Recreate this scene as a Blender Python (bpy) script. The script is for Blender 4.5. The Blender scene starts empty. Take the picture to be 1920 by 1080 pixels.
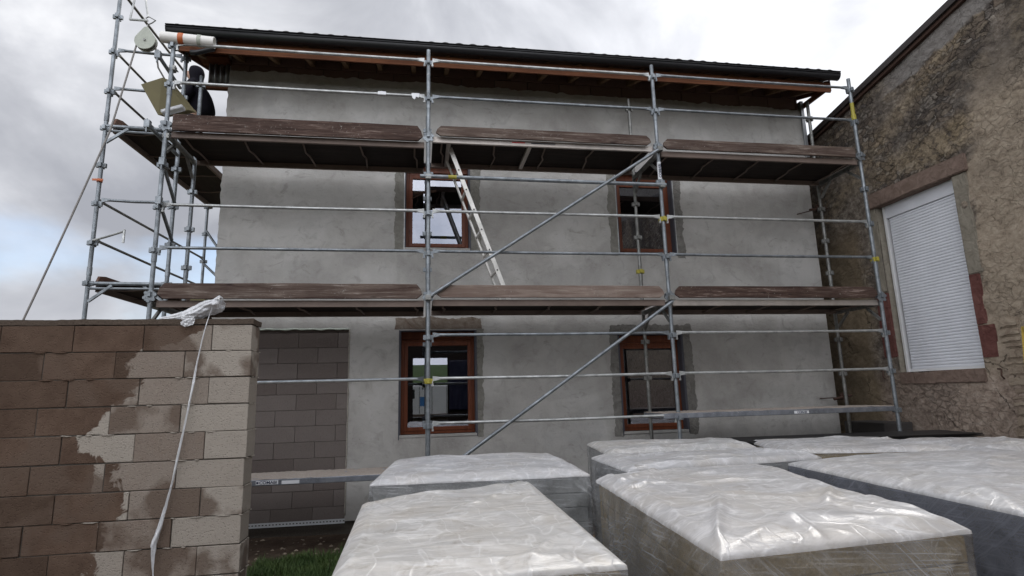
import bpy, bmesh, math, random
from mathutils import Vector, Matrix, noise
random.seed(7)
R = math.radians
scene = bpy.context.scene
COL = scene.collection

# ------------------------------------------------------------ camera
yaw, pit, rol, fpx = 0.16185, 0.18592, -0.02678, 1070.8
c_, s_ = math.cos(yaw), math.sin(yaw)
fw = Vector((s_*math.cos(pit), c_*math.cos(pit), math.sin(pit)))
rt = Vector((c_, -s_, 0)); up = rt.cross(fw)
r2 = math.cos(rol)*rt + math.sin(rol)*up
u2 = -math.sin(rol)*rt + math.cos(rol)*up
cam = bpy.data.cameras.new('camera'); camo = bpy.data.objects.new('camera', cam)
COL.objects.link(camo); scene.camera = camo
cam.sensor_width = 36; cam.lens = fpx/1920*36; cam.clip_end = 3000; cam.clip_start = .05
m = Matrix((r2, u2, -fw)).transposed().to_4x4(); m.translation = Vector((-.0916, -6.682, .2956))
camo.matrix_world = m

# ------------------------------------------------------------ world / sun / exposure
scene.view_settings.view_transform = 'Standard'
scene.view_settings.look = 'None'
scene.view_settings.exposure = 1.12
scene.view_settings.gamma = 1
SUN_EL, SUN_AZ = R(48), R(35)          # azimuth from +Y towards +X: behind the house, to the right
w = bpy.data.worlds.new('World'); scene.world = w; w.use_nodes = True
nt = w.node_tree; nt.nodes.clear()
def N(t, **k):
    n = nt.nodes.new(t)
    for a, b in k.items(): setattr(n, a, b)
    return n
L = lambda a, b: nt.links.new(a, b)
out = N('ShaderNodeOutputWorld'); mix = N('ShaderNodeMixShader')
sky = N('ShaderNodeTexSky', sky_type='NISHITA'); sky.sun_disc = False; sky.sun_elevation = SUN_EL; sky.sun_rotation = SUN_AZ
bg1 = N('ShaderNodeBackground'); bg1.inputs[1].default_value = .1
bg2 = N('ShaderNodeBackground'); bg2.inputs[1].default_value = 1.0
L(sky.outputs[0], bg1.inputs[0])
tc = N('ShaderNodeTexCoord'); mp = N('ShaderNodeMapping'); mp.inputs['Scale'].default_value = (1, 1, 1.5); mp.inputs['Location'].default_value = (2.5, 8.8, 5.1)
L(tc.outputs['Generated'], mp.inputs[0])
n1 = N('ShaderNodeTexNoise'); n1.inputs['Scale'].default_value = 2.6; n1.inputs['Detail'].default_value = 7; n1.inputs['Roughness'].default_value = .52; n1.inputs['Distortion'].default_value = .5
L(mp.outputs[0], n1.inputs['Vector'])
cr = N('ShaderNodeValToRGB'); e = cr.color_ramp.elements
e[0].position = .34; e[0].color = (.19, .197, .22, 1); e[1].position = .64; e[1].color = (.47, .475, .49, 1)
q = e.new(.455); q.color = (.26, .267, .29, 1); q = e.new(.545); q.color = (.345, .352, .375, 1)
L(n1.outputs[0], cr.inputs[0])
# brightening of the cloud deck towards the hidden sun
dt = N('ShaderNodeVectorMath', operation='DOT_PRODUCT'); nrm = N('ShaderNodeVectorMath', operation='NORMALIZE')
L(tc.outputs['Generated'], nrm.inputs[0]); L(nrm.outputs[0], dt.inputs[0])
dt.inputs[1].default_value = (math.sin(R(28))*math.cos(R(30)), math.cos(R(28))*math.cos(R(30)), math.sin(R(30)))
mr = N('ShaderNodeMapRange', interpolation_type='SMOOTHSTEP'); mr.inputs[1].default_value = .80; mr.inputs[2].default_value = 1; mr.inputs[3].default_value = 1.0; mr.inputs[4].default_value = 1.2
L(dt.outputs['Value'], mr.inputs[0])
# added fill: cloud brightness raised behind the photographer to light the house front
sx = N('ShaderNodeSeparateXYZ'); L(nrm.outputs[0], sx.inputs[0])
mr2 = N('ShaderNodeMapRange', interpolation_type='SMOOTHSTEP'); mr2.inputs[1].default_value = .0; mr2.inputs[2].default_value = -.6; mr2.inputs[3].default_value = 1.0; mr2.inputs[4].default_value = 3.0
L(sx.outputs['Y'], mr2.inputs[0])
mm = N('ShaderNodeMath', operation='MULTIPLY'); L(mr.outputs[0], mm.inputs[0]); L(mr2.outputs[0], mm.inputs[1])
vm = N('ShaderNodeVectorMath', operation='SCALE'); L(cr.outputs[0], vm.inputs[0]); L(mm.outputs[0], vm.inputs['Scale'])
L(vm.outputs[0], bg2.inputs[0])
n2 = N('ShaderNodeTexNoise'); n2.inputs['Scale'].default_value = 2.1; n2.inputs['Detail'].default_value = 6
mp2 = N('ShaderNodeMapping'); mp2.inputs['Location'].default_value = (8.1, 4.4, 2.7); mp2.inputs['Scale'].default_value = (1, 1, 2.2)
L(tc.outputs['Generated'], mp2.inputs[0]); L(mp2.outputs[0], n2.inputs['Vector'])
mr3 = N('ShaderNodeMapRange', interpolation_type='SMOOTHSTEP'); mr3.inputs[1].default_value = .56; mr3.inputs[2].default_value = .72; mr3.inputs[3].default_value = 1.0; mr3.inputs[4].default_value = .45
L(n2.outputs[0], mr3.inputs[0])
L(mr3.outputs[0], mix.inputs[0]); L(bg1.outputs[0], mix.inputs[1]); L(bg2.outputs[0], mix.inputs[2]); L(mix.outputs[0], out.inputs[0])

sl = bpy.data.lights.new('sun', 'SUN'); sl.energy = .6; sl.angle = R(25); sl.color = (1, .96, .9)
so = bpy.data.objects.new('sun', sl); COL.objects.link(so)
sd = Vector((math.sin(SUN_AZ)*math.cos(SUN_EL), math.cos(SUN_AZ)*math.cos(SUN_EL), math.sin(SUN_EL)))
so.rotation_euler = sd.to_track_quat('Z', 'Y').to_euler(); so.location = sd*40

# ------------------------------------------------------------ materials
class G:
    """tiny node-graph helper"""
    def __init__(s, name):
        s.m = bpy.data.materials.new(name); s.m.use_nodes = True; s.t = s.m.node_tree; s.t.nodes.clear()
        s.o = s.n('ShaderNodeOutputMaterial'); s.geo = s.n('ShaderNodeNewGeometry')
        s.pos = s.geo.outputs['Position']
    def n(s, t, **k):
        x = s.t.nodes.new(t)
        for a, b in k.items(): setattr(x, a, b)
        return x
    def l(s, a, b):
        if isinstance(a, (int, float)): b.default_value = a
        elif isinstance(a, (tuple, list)): b.default_value = tuple(a) + ((1,) if len(a) == 3 and b.type == 'RGBA' else ())
        else: s.t.links.new(a, b)
    def map(s, sc=(1, 1, 1), loc=(0, 0, 0), rot=(0, 0, 0), src=None):
        x = s.n('ShaderNodeMapping'); s.l(src or s.pos, x.inputs[0])
        x.inputs['Location'].default_value = loc; x.inputs['Rotation'].default_value = rot; x.inputs['Scale'].default_value = sc
        return x.outputs[0]
    def noise(s, scale=5, detail=6, rough=.55, dist=0, vec=None, out=0):
        x = s.n('ShaderNodeTexNoise'); s.l(vec or s.pos, x.inputs['Vector'])
        x.inputs['Scale'].default_value = scale; x.inputs['Detail'].default_value = detail
        x.inputs['Roughness'].default_value = rough; x.inputs['Distortion'].default_value = dist
        return x.outputs[out]
    def vor(s, scale=5, vec=None, feature='F1', out=0):
        x = s.n('ShaderNodeTexVoronoi', feature=feature); s.l(vec or s.pos, x.inputs['Vector']); x.inputs['Scale'].default_value = scale
        return x.outputs[out]
    def rng(s, v, a, b, c=0., d=1., smooth=False):
        x = s.n('ShaderNodeMapRange'); x.clamp = True
        if smooth: x.interpolation_type = 'SMOOTHSTEP'
        s.l(v, x.inputs[0])
        for i, k in enumerate((a, b, c, d)): s.l(k, x.inputs[i+1])
        return x.outputs[0]
    def math(s, op, a, b=0.):
        x = s.n('ShaderNodeMath', operation=op); s.l(a, x.inputs[0]); s.l(b, x.inputs[1]); return x.outputs[0]
    def mix(s, f, a, b, mode='MIX'):
        x = s.n('ShaderNodeMix', data_type='RGBA', blend_type=mode); s.l(f, x.inputs[0]); s.l(a, x.inputs[6]); s.l(b, x.inputs[7]); return x.outputs[2]
    def ramp(s, v, *st):
        x = s.n('ShaderNodeValToRGB'); el = x.color_ramp.elements
        while len(el) < len(st): el.new(.5)
        for i, (p, c) in enumerate(st):
            el[i].position = p; el[i].color = tuple(c) + (1,)
        s.l(v, x.inputs[0]); return x.outputs[0]
    def xyz(s, src=None):
        x = s.n('ShaderNodeSeparateXYZ'); s.l(src or s.pos, x.inputs[0]); return x.outputs
    def bump(s, h, st=.5, d=.02, nrm=None):
        x = s.n('ShaderNodeBump'); x.inputs['Strength'].default_value = st; x.inputs['Distance'].default_value = d
        s.l(h, x.inputs['Height'])
        if nrm: s.l(nrm, x.inputs['Normal'])
        return x.outputs[0]
    def bsdf(s, col, rough=.7, metal=0., nrm=None, spec=.5, **k):
        x = s.n('ShaderNodeBsdfPrincipled'); s.l(col, x.inputs['Base Color']); s.l(rough, x.inputs['Roughness']); s.l(metal, x.inputs['Metallic'])
        x.inputs['Specular IOR Level'].default_value = spec
        if nrm: s.l(nrm, x.inputs['Normal'])
        for a, b in k.items(): s.l(b, x.inputs[a.replace('_', ' ')])
        return x.outputs[0]
    def done(s, sh):
        s.t.links.new(sh, s.o.inputs[0]); return s.m

def mat_render():
    g = G('cement_render')
    a = g.noise(1.1, 6, .6, .4); b = g.noise(5, 8, .65, 1.0); c = g.noise(45, 4, .7)
    col = g.ramp(a, (.3, (.32, .305, .285)), (.45, (.41, .395, .37)), (.58, (.48, .468, .445)), (.72, (.395, .385, .37)))
    col = g.mix(g.rng(b, .53, .70, 0, .5), col, (.25, .235, .215), 'MIX')
    d = g.noise(1, 7, .7, 2.2, vec=g.map((2.2, 2.2, 3.4), (5, 0, 2)))
    col = g.mix(g.rng(d, .58, .67, 0, .55), col, (.235, .22, .20))
    st = g.noise(1, 5, .6, .3, vec=g.map((5, 5, .5)))            # trickle marks
    col = g.mix(g.rng(st, .6, .75, 0, .35), col, (.25, .24, .225))
    # trowel scratches
    tr = g.noise(1, 8, .72, 1.5, vec=g.map((4.2, 4.2, 13), rot=(0, .35, 0)))
    msk = g.rng(g.noise(1.3, 3, .5, vec=g.map(loc=(9, 3, 1))), .52, .62)
    col = g.mix(g.math('MULTIPLY', g.rng(tr, .57, .63), g.math('MULTIPLY', msk, .45)), col, (.22, .21, .19))
    bigp = g.noise(.55, 3, .5, 1.2, vec=g.map((1, 1, 1.6), (4, 0, 7))); col = g.mix(g.rng(bigp, .47, .54, 0, .28), col, (.27, .26, .245))
    bigq = g.noise(1.9, 2, .5, .6, vec=g.map((1, 1, .6), (14, 0, 3))); col = g.mix(g.rng(bigq, .56, .60, 0, .2), col, (.50, .48, .45))
    v = g.vor(4.5, g.map(loc=(2, 2, 2)), 'F1')
    col = g.mix(g.rng(v, .015, .03, .8, 0), col, (.13, .12, .11))
    col = g.mix(g.rng(c, .35, .7, 0, .15), col, (.5, .49, .47))
    pz = g.xyz(); wz = g.math('MULTIPLY', g.math('SUBTRACT', g.noise(1.4, 4, .6), .5), .5)
    for zl, am in ((1.62, .28), (3.62, .22), (4.45, .25)):         # day joints at the scaffold lifts
        dz = g.math('ABSOLUTE', g.math('SUBTRACT', g.math('ADD', pz[2], wz), zl)); col = g.mix(g.rng(dz, .02, .16, am, 0), col, (.29, .275, .25))
    h = g.math('ADD', g.math('MULTIPLY', b, .8), g.math('MULTIPLY', c, .15))
    h = g.math('ADD', h, g.math('MULTIPLY', tr, .25))
    return g.done(g.bsdf(col, .88, nrm=g.bump(h, .7, .02), spec=.25))
def mat_fresh(name, c1, c2):
    g = G(name); a = g.noise(9, 8, .7, .8); c = g.noise(70, 4, .7)
    col = g.mix(g.rng(a, .35, .65), c1, c2)
    return g.done(g.bsdf(col, .9, nrm=g.bump(g.math('ADD', a, g.math('MULTIPLY', c, .3)), 1, .03), spec=.2))
def mat_block(name, base, dark):
    """bare concrete blocks; 'tint' is a per-block value stored on the mesh"""
    g = G(name); at = g.n('ShaderNodeAttribute', attribute_name='tint'); t = g.xyz(at.outputs['Color'])
    a = g.noise(6, 8, .7); c = g.noise(90, 5, .75); 
    col = g.mix(t[0], base, dark); col = g.mix(g.rng(a, .35, .7, 0, .35), col, tuple(x*.72 for x in base))
    col = g.mix(g.rng(c, .5, .75, 0, .3), col, tuple(min(1, x*1.35) for x in base))
    pit_ = g.vor(60, feature='F1')
    col = g.mix(g.rng(pit_, .1, .25, .35, 0), col, tuple(x*.35 for x in base))
    h = g.math('ADD', g.math('MULTIPLY', c, .6), g.rng(pit_, 0, .4, 0, .6))
    return g, col, h, a, c
def mat_blockwall():
    g, col, h, a, c = mat_block('concrete_block', (.385, .345, .295), (.215, .168, .135))
    at = g.n('ShaderNodeAttribute', attribute_name='tint'); t = g.xyz(at.outputs['Color'])
    p = g.xyz()
    # damp region of the wall: a boundary that steps down to the left, ragged edge, jumps per block
    fc = g.n('ShaderNodeFloatCurve'); cu = fc.mapping.curves[0]
    pts = [(-1.0, -2.33), (-.62, -2.34), (-.46, -2.35), (-.30, -2.36), (-.12, -2.37), (0, -2.50), (.10, -2.56), (.2, -2.47), (.34, -2.36), (.46, -2.27), (.6, -2.2), (.72, -2.13), (.8, -1.95), (.95, -1.62)]
    f = lambda z: (z+1.0)/2.0; fx = lambda x: (x+3)/2.0
    for i, (z, x) in enumerate(pts):
        if i == 0: cu.points[0].location = (f(z), fx(x))
        elif i == len(pts)-1: cu.points[1].location = (f(z), fx(x))
        else: cu.points.new(f(z), fx(x))
    fc.mapping.update()
    g.l(g.rng(p[2], -1, 1, 0, 1), fc.inputs['Value'])
    bx = g.math('SUBTRACT', g.math('MULTIPLY', fc.outputs[0], 2.0), 3.0)
    nz = g.math('MULTIPLY', g.math('SUBTRACT', g.noise(7, 5, .6, .6), .5), .42)
    tt = g.math('MULTIPLY', g.math('SUBTRACT', t[1], .5), .24)
    dd = g.math('SUBTRACT', g.math('ADD', g.math('ADD', bx, nz), tt), p[0])
    wet = g.rng(dd, -.004, .022)
    wet2 = g.mix(g.rng(a, .35, .65), (.092, .057, .040), (.140, .093, .067))
    wet2 = g.mix(g.math('MULTIPLY', t[0], .6), wet2, (.05, .033, .023))
    wet2 = g.mix(g.rng(c, .5, .8, 0, .3), wet2, (.16, .12, .085))
    col = g.mix(wet, col, wet2)
    # single damp smears on some blocks
    sm = g.noise(3.2, 4, .5, 0, vec=g.map(loc=(7, 1, 5)))
    k = g.math('MULTIPLY', g.rng(sm, .47, .56), g.rng(t[2], .55, .6, 0, .8))
    col = g.mix(k, col, (.125, .088, .066))
    return g.done(g.bsdf(col, .92, nrm=g.bump(h, .9, .007), spec=.2))
def mat_blockplain(name, base, dark):
    g, col, h, a, c = mat_block(name, base, dark)
    return g.done(g.bsdf(col, .92, nrm=g.bump(h, .9, .006), spec=.2))
def mat_mortar(name, c1):
    g = G(name); c = g.noise(60, 5, .7)
    col = g.mix(g.rng(c, .35, .7), tuple(x*.7 for x in c1), c1)
    return g.done(g.bsdf(col, .95, nrm=g.bump(c, .9, .01), spec=.15))
def mat_wood(name, c1, c2, c3, axis='X', peel=.5, rough=.8):
    g = G(name)
    sc = {'X': (1.3, 16, 16), 'Y': (16, 1.3, 16), 'Z': (16, 16, 1.3)}[axis]
    sf = {'X': (5, 70, 70), 'Y': (70, 5, 70), 'Z': (70, 70, 5)}[axis]
    a = g.noise(1, 6, .62, .8, vec=g.map(sc)); b = g.noise(1, 5, .7, .6, vec=g.map(sf))
    col = g.mix(g.rng(a, .35, .62), c1, c2)
    col = g.mix(g.math('MULTIPLY', g.rng(b, .5, .66), g.rng(a, .52, .60, .15, peel)), col, c3)
    kn = g.vor(1, g.map({'X': (2.2, 7, 7), 'Y': (7, 2.2, 7), 'Z': (7, 7, 2.2)}[axis], (.3, .2, .7)))
    col = g.mix(g.rng(kn, .06, .13, .8, 0), col, tuple(x*.4 for x in c1))
    big = g.noise(1.7, 4, .6); col = g.mix(g.rng(big, .4, .7, 0, .4), col, tuple(x*.6 for x in c1))
    if peel > .45: col = g.mix(g.math('MULTIPLY', g.rng(g.noise(34, 5, .8), .60, .66, 0, .75), g.rng(g.noise(2.1, 3, .5, vec=g.map(loc=(3, 1, 1))), .45, .6)), col, (.36, .34, .31))
    return g.done(g.bsdf(col, rough, nrm=g.bump(g.math('ADD', a, b), .6, .006), spec=.25))
def mat_galv(name='galvanised_steel', c=(.36, .39, .41), rust=0.3):
    g = G(name); a = g.noise(9, 5, .6); b = g.noise(32, 6, .75, .6); d = g.noise(3, 4, .6, vec=g.map(loc=(4, 4, 4)))
    col = g.mix(g.rng(a, .35, .65), c, tuple(x*.62 for x in c))
    col = g.mix(g.rng(b, .60, .66, 0, .75), col, (.42, .41, .385))
    col = g.mix(g.math('MULTIPLY', g.rng(b, .30, .38, rust, 0), g.rng(d, .45, .6)), col, (.2, .12, .075))
    met = g.rng(b, .58, .64, .65, 0)
    return g.done(g.bsdf(col, g.rng(a, .3, .7, .38, .6), met, nrm=g.bump(b, .25, .004)))
def mat_plain(name, c, rough=.6, metal=0., var=.25, scale=12, spec=.5, bmp=.2):
    g = G(name); a = g.noise(scale, 6, .65); b = g.noise(scale*.2, 3, .5)
    col = g.mix(g.rng(a, .3, .7, 0, var), c, tuple(x*.5 for x in c)); col = g.mix(g.rng(b, .4, .7, 0, var), col, tuple(min(1, x*1.3+.01) for x in c))
    return g.done(g.bsdf(col, rough, metal, nrm=g.bump(a, bmp, .005), spec=spec))
def mat_film(name, lo, hi, rot, sc, tint=(.86, .87, .90), rough=.22, beige=0., bmp=.5):
    g = G(name)
    st = g.noise(1, 7, .68, .9, vec=g.map(sc, rot=rot)); b = g.noise(2.2, 5, .6, .8); f = g.noise(26, 5, .7, .5)
    st2 = g.noise(1, 5, .7, .4, vec=g.map(tuple(x*2.7 for x in sc), (3, 1, 2), rot=tuple(-x*.7 for x in rot)))
    k = g.math('MAXIMUM', g.rng(st, .48, .72), g.rng(st2, .56, .74, 0, .8))
    fac = g.rng(g.math('ADD', g.math('MULTIPLY', k, .6), g.math('MULTIPLY', g.rng(b, .3, .7), .5)), 0, 1, lo, hi)
    col = g.mix(g.rng(b, .45, .7, 0, beige), tint, (.52, .47, .40))
    col = g.mix(g.rng(g.noise(6, 8, .75, 1.5), .54, .70, 0, beige), col, (.40, .35, .29))
    ln = g.noise(1, 5, .6, .25, vec=g.map((2.2, 38, 6), (1, 2, 3), rot=(0, 0, .35))); ln2 = g.noise(1, 5, .6, .25, vec=g.map((40, 2.5, 6), (4, 2, 3), rot=(0, 0, .5)))
    lk = g.math('MAXIMUM', g.rng(ln, .60, .70), g.rng(ln2, .62, .72))
    lk = g.math('MULTIPLY', lk, g.rng(b, .42, .62)); col = g.mix(g.math('MULTIPLY', lk, .6), col, (.86, .86, .87))
    def cr_(sc2, loc2, w2, rot2): return g.rng(g.math('ABSOLUTE', g.math('SUBTRACT', g.noise(1, 2, .4, .3, vec=g.map(sc2, loc2, rot=rot2)), .5)), 0, w2, 1, 0)
    c1 = cr_((2.2, 5.5, 3), (1, 5, 2), .022, (0, 0, .4)); c2 = cr_((7, 2.6, 3), (7, 3, 2), .020, (0, 0, .5)); c3 = cr_((9, 13, 6), (2, 9, 4), .05, (0, 0, -.6))
    cm_ = g.rng(g.noise(2.0, 3, .5, vec=g.map(loc=(3, 3, 3))), .42, .6)
    cc = g.math('ADD', g.math('MAXIMUM', c1, c2), g.math('MULTIPLY', c3, g.math('MULTIPLY', cm_, .5)))
    fac = g.math('MINIMUM', g.math('ADD', fac, g.math('MULTIPLY', cc, .10)), .98)
    col = g.mix(g.math('MULTIPLY', cc, .22), col, (.93, .93, .94))
    h = g.math('ADD', g.math('MULTIPLY', st, .5), g.math('ADD', g.math('MULTIPLY', st2, .25), g.math('ADD', g.math('MULTIPLY', f, .05), g.math('MULTIPLY', cc, .25))))
    nb = g.bump(h, bmp, .012)
    p = g.bsdf(col, rough, nrm=nb, spec=.6)
    tr = g.n('ShaderNodeBsdfTransparent'); tr.inputs[0].default_value = (.95, .96, .97, 1)
    gl = g.n('ShaderNodeBsdfGlossy'); gl.inputs['Roughness'].default_value = .12; g.l(nb, gl.inputs['Normal'])
    fr = g.n('ShaderNodeFresnel'); fr.inputs['IOR'].default_value = 1.5; g.l(nb, fr.inputs['Normal'])
    thin = g.n('ShaderNodeMixShader'); g.l(g.math('MINIMUM', g.math('MULTIPLY', fr.outputs[0], 1.6), .6), thin.inputs[0]); g.l(tr.outputs[0], thin.inputs[1]); g.l(gl.outputs[0], thin.inputs[2])
    ms = g.n('ShaderNodeMixShader'); g.l(fac, ms.inputs[0]); g.l(thin.outputs[0], ms.inputs[1]); g.l(p, ms.inputs[2])
    return g.done(ms.outputs[0])
def mat_wrap(name, lo, hi, tint):
    """stretch film on the sides: a thin veil with fine tight diagonal strands and bright creases"""
    g = G(name); p = g.xyz(); a = g.math('ADD', p[0], g.math('MULTIPLY', p[1], .8))
    def strands(slope, sc, lo_, hi_, loc):
        cv = g.n('ShaderNodeCombineXYZ'); w_ = g.noise(1.2, 3, .5, vec=g.map(loc=loc))
        g.l(g.math('ADD', g.math('ADD', a, g.math('MULTIPLY', p[2], slope)), g.math('MULTIPLY', w_, .16)), cv.inputs[0])
        g.l(g.math('SUBTRACT', p[2], g.math('MULTIPLY', a, slope)), cv.inputs[1])
        n_ = g.noise(1, 4, .6, .2, vec=g.map(sc, loc, src=cv.outputs[0])); return g.rng(n_, lo_, hi_)
    s1 = strands(1.1, (75, 1.1, 1), .50, .74, (0, 0, 0)); s2 = strands(-.9, (60, 1.0, 1), .52, .76, (5, 2, 1)); s3 = strands(14, (7, .15, 1), .50, .70, (2, 7, 3)); s4 = strands(.35, (120, 2, 1), .5, .8, (1, 4, 2))
    msk = g.rng(g.noise(1.5, 4, .55, vec=g.map(loc=(4, 2, 8))), .42, .62)
    k = g.math('MAXIMUM', g.math('MAXIMUM', s1, g.math('MULTIPLY', s2, .6)), g.math('MAXIMUM', g.math('MULTIPLY', s3, .8), g.math('MULTIPLY', s4, .5)))
    k = g.math('MULTIPLY', k, g.rng(msk, 0, 1, .45, 1))
    fac = g.math('ADD', lo+.0, g.math('MULTIPLY', k, hi)); fac = g.math('ADD', fac, g.math('MULTIPLY', msk, .18))
    drops = g.rng(g.vor(38), .05, .09, .9, 0); fac = g.math('MINIMUM', g.math('ADD', fac, g.math('MULTIPLY', drops, .35)), .97)
    nb = g.bump(g.math('ADD', k, g.noise(2.5, 4, .5)), .35, .01)
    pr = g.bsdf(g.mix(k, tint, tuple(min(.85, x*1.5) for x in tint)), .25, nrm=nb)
    tr = g.n('ShaderNodeBsdfTransparent'); tr.inputs[0].default_value = (.95, .96, .97, 1)
    gl = g.n('ShaderNodeBsdfGlossy'); gl.inputs['Roughness'].default_value = .12; g.l(nb, gl.inputs['Normal'])
    fr = g.n('ShaderNodeFresnel'); fr.inputs['IOR'].default_value = 1.5; g.l(nb, fr.inputs['Normal'])
    thin = g.n('ShaderNodeMixShader'); g.l(g.math('MINIMUM', g.math('MULTIPLY', fr.outputs[0], 1.3), .5), thin.inputs[0]); g.l(tr.outputs[0], thin.inputs[1]); g.l(gl.outputs[0], thin.inputs[2])
    ms = g.n('ShaderNodeMixShader'); g.l(fac, ms.inputs[0]); g.l(thin.outputs[0], ms.inputs[1]); g.l(pr, ms.inputs[2])
    return g.done(ms.outputs[0])
def mat_pane():
    g = G('window_glass')
    tr = g.n('ShaderNodeBsdfTransparent'); tr.inputs[0].default_value = (.5, .55, .55, 1)
    gl = g.n('ShaderNodeBsdfGlossy'); gl.inputs['Roughness'].default_value = .004; gl.inputs['Color'].default_value = (.9, .9, 1, 1)
    g.l(g.bump(g.noise(1.5, 2, .4), .02, .01), gl.inputs['Normal'])
    ms = g.n('ShaderNodeMixShader'); ms.inputs[0].default_value = .22; g.l(tr.outputs[0], ms.inputs[1]); g.l(gl.outputs[0], ms.inputs[2])
    return g.done(ms.outputs[0])
def mat_oldwall():
    g = G('old_rubble_wall'); p = g.xyz()
    Y, Z = p[1], p[2]
    flat = g.map((1, 1, 1.35), rot=(.3, 0, 0))
    n1 = g.noise(1.6, 6, .6, .6); n2 = g.noise(9, 10, .78, .1, vec=flat); n3 = g.noise(46, 6, .75)
    wv = g.n('ShaderNodeVectorMath', operation='SCALE'); g.l(g.noise(5, 5, .7, out=1), wv.inputs[0]); wv.inputs['Scale'].default_value = .22
    wa = g.n('ShaderNodeVectorMath', operation='ADD'); g.l(g.pos, wa.inputs[0]); g.l(wv.outputs[0], wa.inputs[1])
    wp = g.map((1, 1, 1.9), rot=(.3, 0, 0), src=wa.outputs[0])
    vs = g.vor(8, wp, 'DISTANCE_TO_EDGE'); vc = g.vor(8, wp, 'F1', 1)
    v2 = g.noise(24, 6, .8)
    wob = g.math('MULTIPLY', g.math('SUBTRACT', n1, .5), 1.6)
    # rubble body: dark grey-brown with paler chips
    rub = g.ramp(n2, (.34, (.06, .05, .042)), (.45, (.16, .13, .105)), (.54, (.26, .22, .18)), (.66, (.42, .37, .31)))
    stm = g.rng(g.noise(1.3, 4, .6, vec=g.map(loc=(2, 5, 9))), .40, .55)
    sc_ = g.xyz(vc)
    stone = g.ramp(sc_[0], (.0, (.10, .08, .066)), (.3, (.25, .195, .15)), (.55, (.38, .31, .23)), (.72, (.17, .15, .14)), (.9, (.50, .44, .37)))
    stone = g.mix(g.rng(n2, .42, .6, .55, 0), stone, (.05, .04, .035))
    rub = g.mix(g.math('MULTIPLY', stm, .95), rub, stone)
    rub = g.mix(g.math('MULTIPLY', g.rng(vs, .01, .05, .7, 0), stm), rub, (.055, .042, .034))
    rub = g.mix(g.rng(n3, .56, .70, 0, .45), rub, (.36, .32, .27))
    rub = g.mix(g.rng(g.noise(.9, 5, .65, .5, vec=g.map(loc=(6, 1, 4))), .46, .60, 0, .65), rub, (.085, .074, .066))
    # ochre render remains
    och = g.mix(g.rng(n2, .4, .6), (.25, .185, .11), (.42, .33, .21))
    o1 = g.rng(g.math('ABSOLUTE', g.math('SUBTRACT', g.math('ADD', Z, g.math('MULTIPLY', wob, .25)), 3.36)), .10, .26, 1, 0)
    o1 = g.math('MULTIPLY', o1, g.rng(g.math('ADD', Y, wob), -.9, .55, 1, .35))
    o2 = g.rng(g.math('ABSOLUTE', g.math('SUBTRACT', g.math('ADD', g.math('MULTIPLY', Y, .62), g.math('ADD', Z, g.math('MULTIPLY', wob, .3))), 3.9)), .05, .24, .75, 0)
    o3 = g.rng(g.noise(1.1, 5, .6, vec=g.map(loc=(1, 6, 3))), .56, .64, 0, .7)
    om = g.math('MULTIPLY', g.math('MAXIMUM', g.math('MAXIMUM', o1, g.math('MULTIPLY', o2, .7)), g.math('MULTIPLY', o3, .5)), g.rng(n2, .40, .52, .1, .8))
    col = g.mix(om, rub, och)
    # rough tan plaster to the right, pinkish flaking plaster low down
    tan = g.ramp(n2, (.33, (.18, .14, .105)), (.45, (.35, .285, .215)), (.62, (.48, .40, .31)))
    tan = g.mix(g.rng(n1, .5, .7, 0, .45), tan, (.15, .12, .095))
    tm = g.rng(g.math('ADD', g.math('SUBTRACT', g.math('MULTIPLY', Y, -1), g.math('MULTIPLY', Z, .16)), wob), .38, .62)
    tm = g.math('MULTIPLY', tm, g.rng(Z, 3.4, 4.2, 1, .0))
    col = g.mix(tm, col, tan)
    pink = g.ramp(n2, (.35, (.19, .14, .11)), (.5, (.37, .29, .235)), (.65, (.50, .41, .34)))
    pm = g.rng(g.math('ADD', Z, g.math('MULTIPLY', wob, .25)), .50, .32)
    col = g.mix(g.math('MULTIPLY', pm, .85), col, pink)
    # inner corner left of the window: smoother ochre-brown old plaster
    cm = g.math('MULTIPLY', g.rng(g.math('ADD', Y, g.math('MULTIPLY', wob, .2)), .75, .95), g.rng(Z, 2.9, 2.5))
    col = g.mix(cm, col, g.mix(g.rng(n2, .35, .65), (.15, .115, .075), (.28, .22, .15)))
    # grey smooth render band under the verge
    vz = g.math('SUBTRACT', g.math('SUBTRACT', 4.73, g.math('MULTIPLY', Y, .18)), Z)
    gm = g.rng(g.math('ADD', vz, g.math('MULTIPLY', wob, -.22)), .34, .30)
    gm = g.math('MULTIPLY', gm, g.rng(Y, .2, -.3))
    col = g.mix(gm, col, g.mix(g.rng(n2, .4, .6), (.20, .18, .165), (.30, .28, .26)))
    ce = g.vor(1.1, g.map((1, 1, 1.3), src=wa.outputs[0]), 'DISTANCE_TO_EDGE'); ck = g.math('MULTIPLY', g.rng(ce, 0, .008, .8, 0), g.rng(n1, .5, .55))
    col = g.mix(ck, col, (.03, .025, .02))
    sm = g.math('MAXIMUM', g.math('MAXIMUM', gm, g.math('MULTIPLY', cm, .8)), g.math('MULTIPLY', tm, .85))
    h = g.math('ADD', g.math('MULTIPLY', n2, .8), g.math('MULTIPLY', g.math('MULTIPLY', g.rng(vs, 0, .10), stm), .6))
    h = g.math('ADD', h, g.math('MULTIPLY', v2, -.3)); h = g.math('MULTIPLY', h, g.math('SUBTRACT', 1, g.math('MULTIPLY', sm, .75)))
    h = g.math('ADD', g.math('ADD', h, g.math('MULTIPLY', n3, .3)), g.math('MULTIPLY', ck, -.4))
    return g.done(g.bsdf(col, .95, nrm=g.bump(h, 1, .045), spec=.15))
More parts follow.
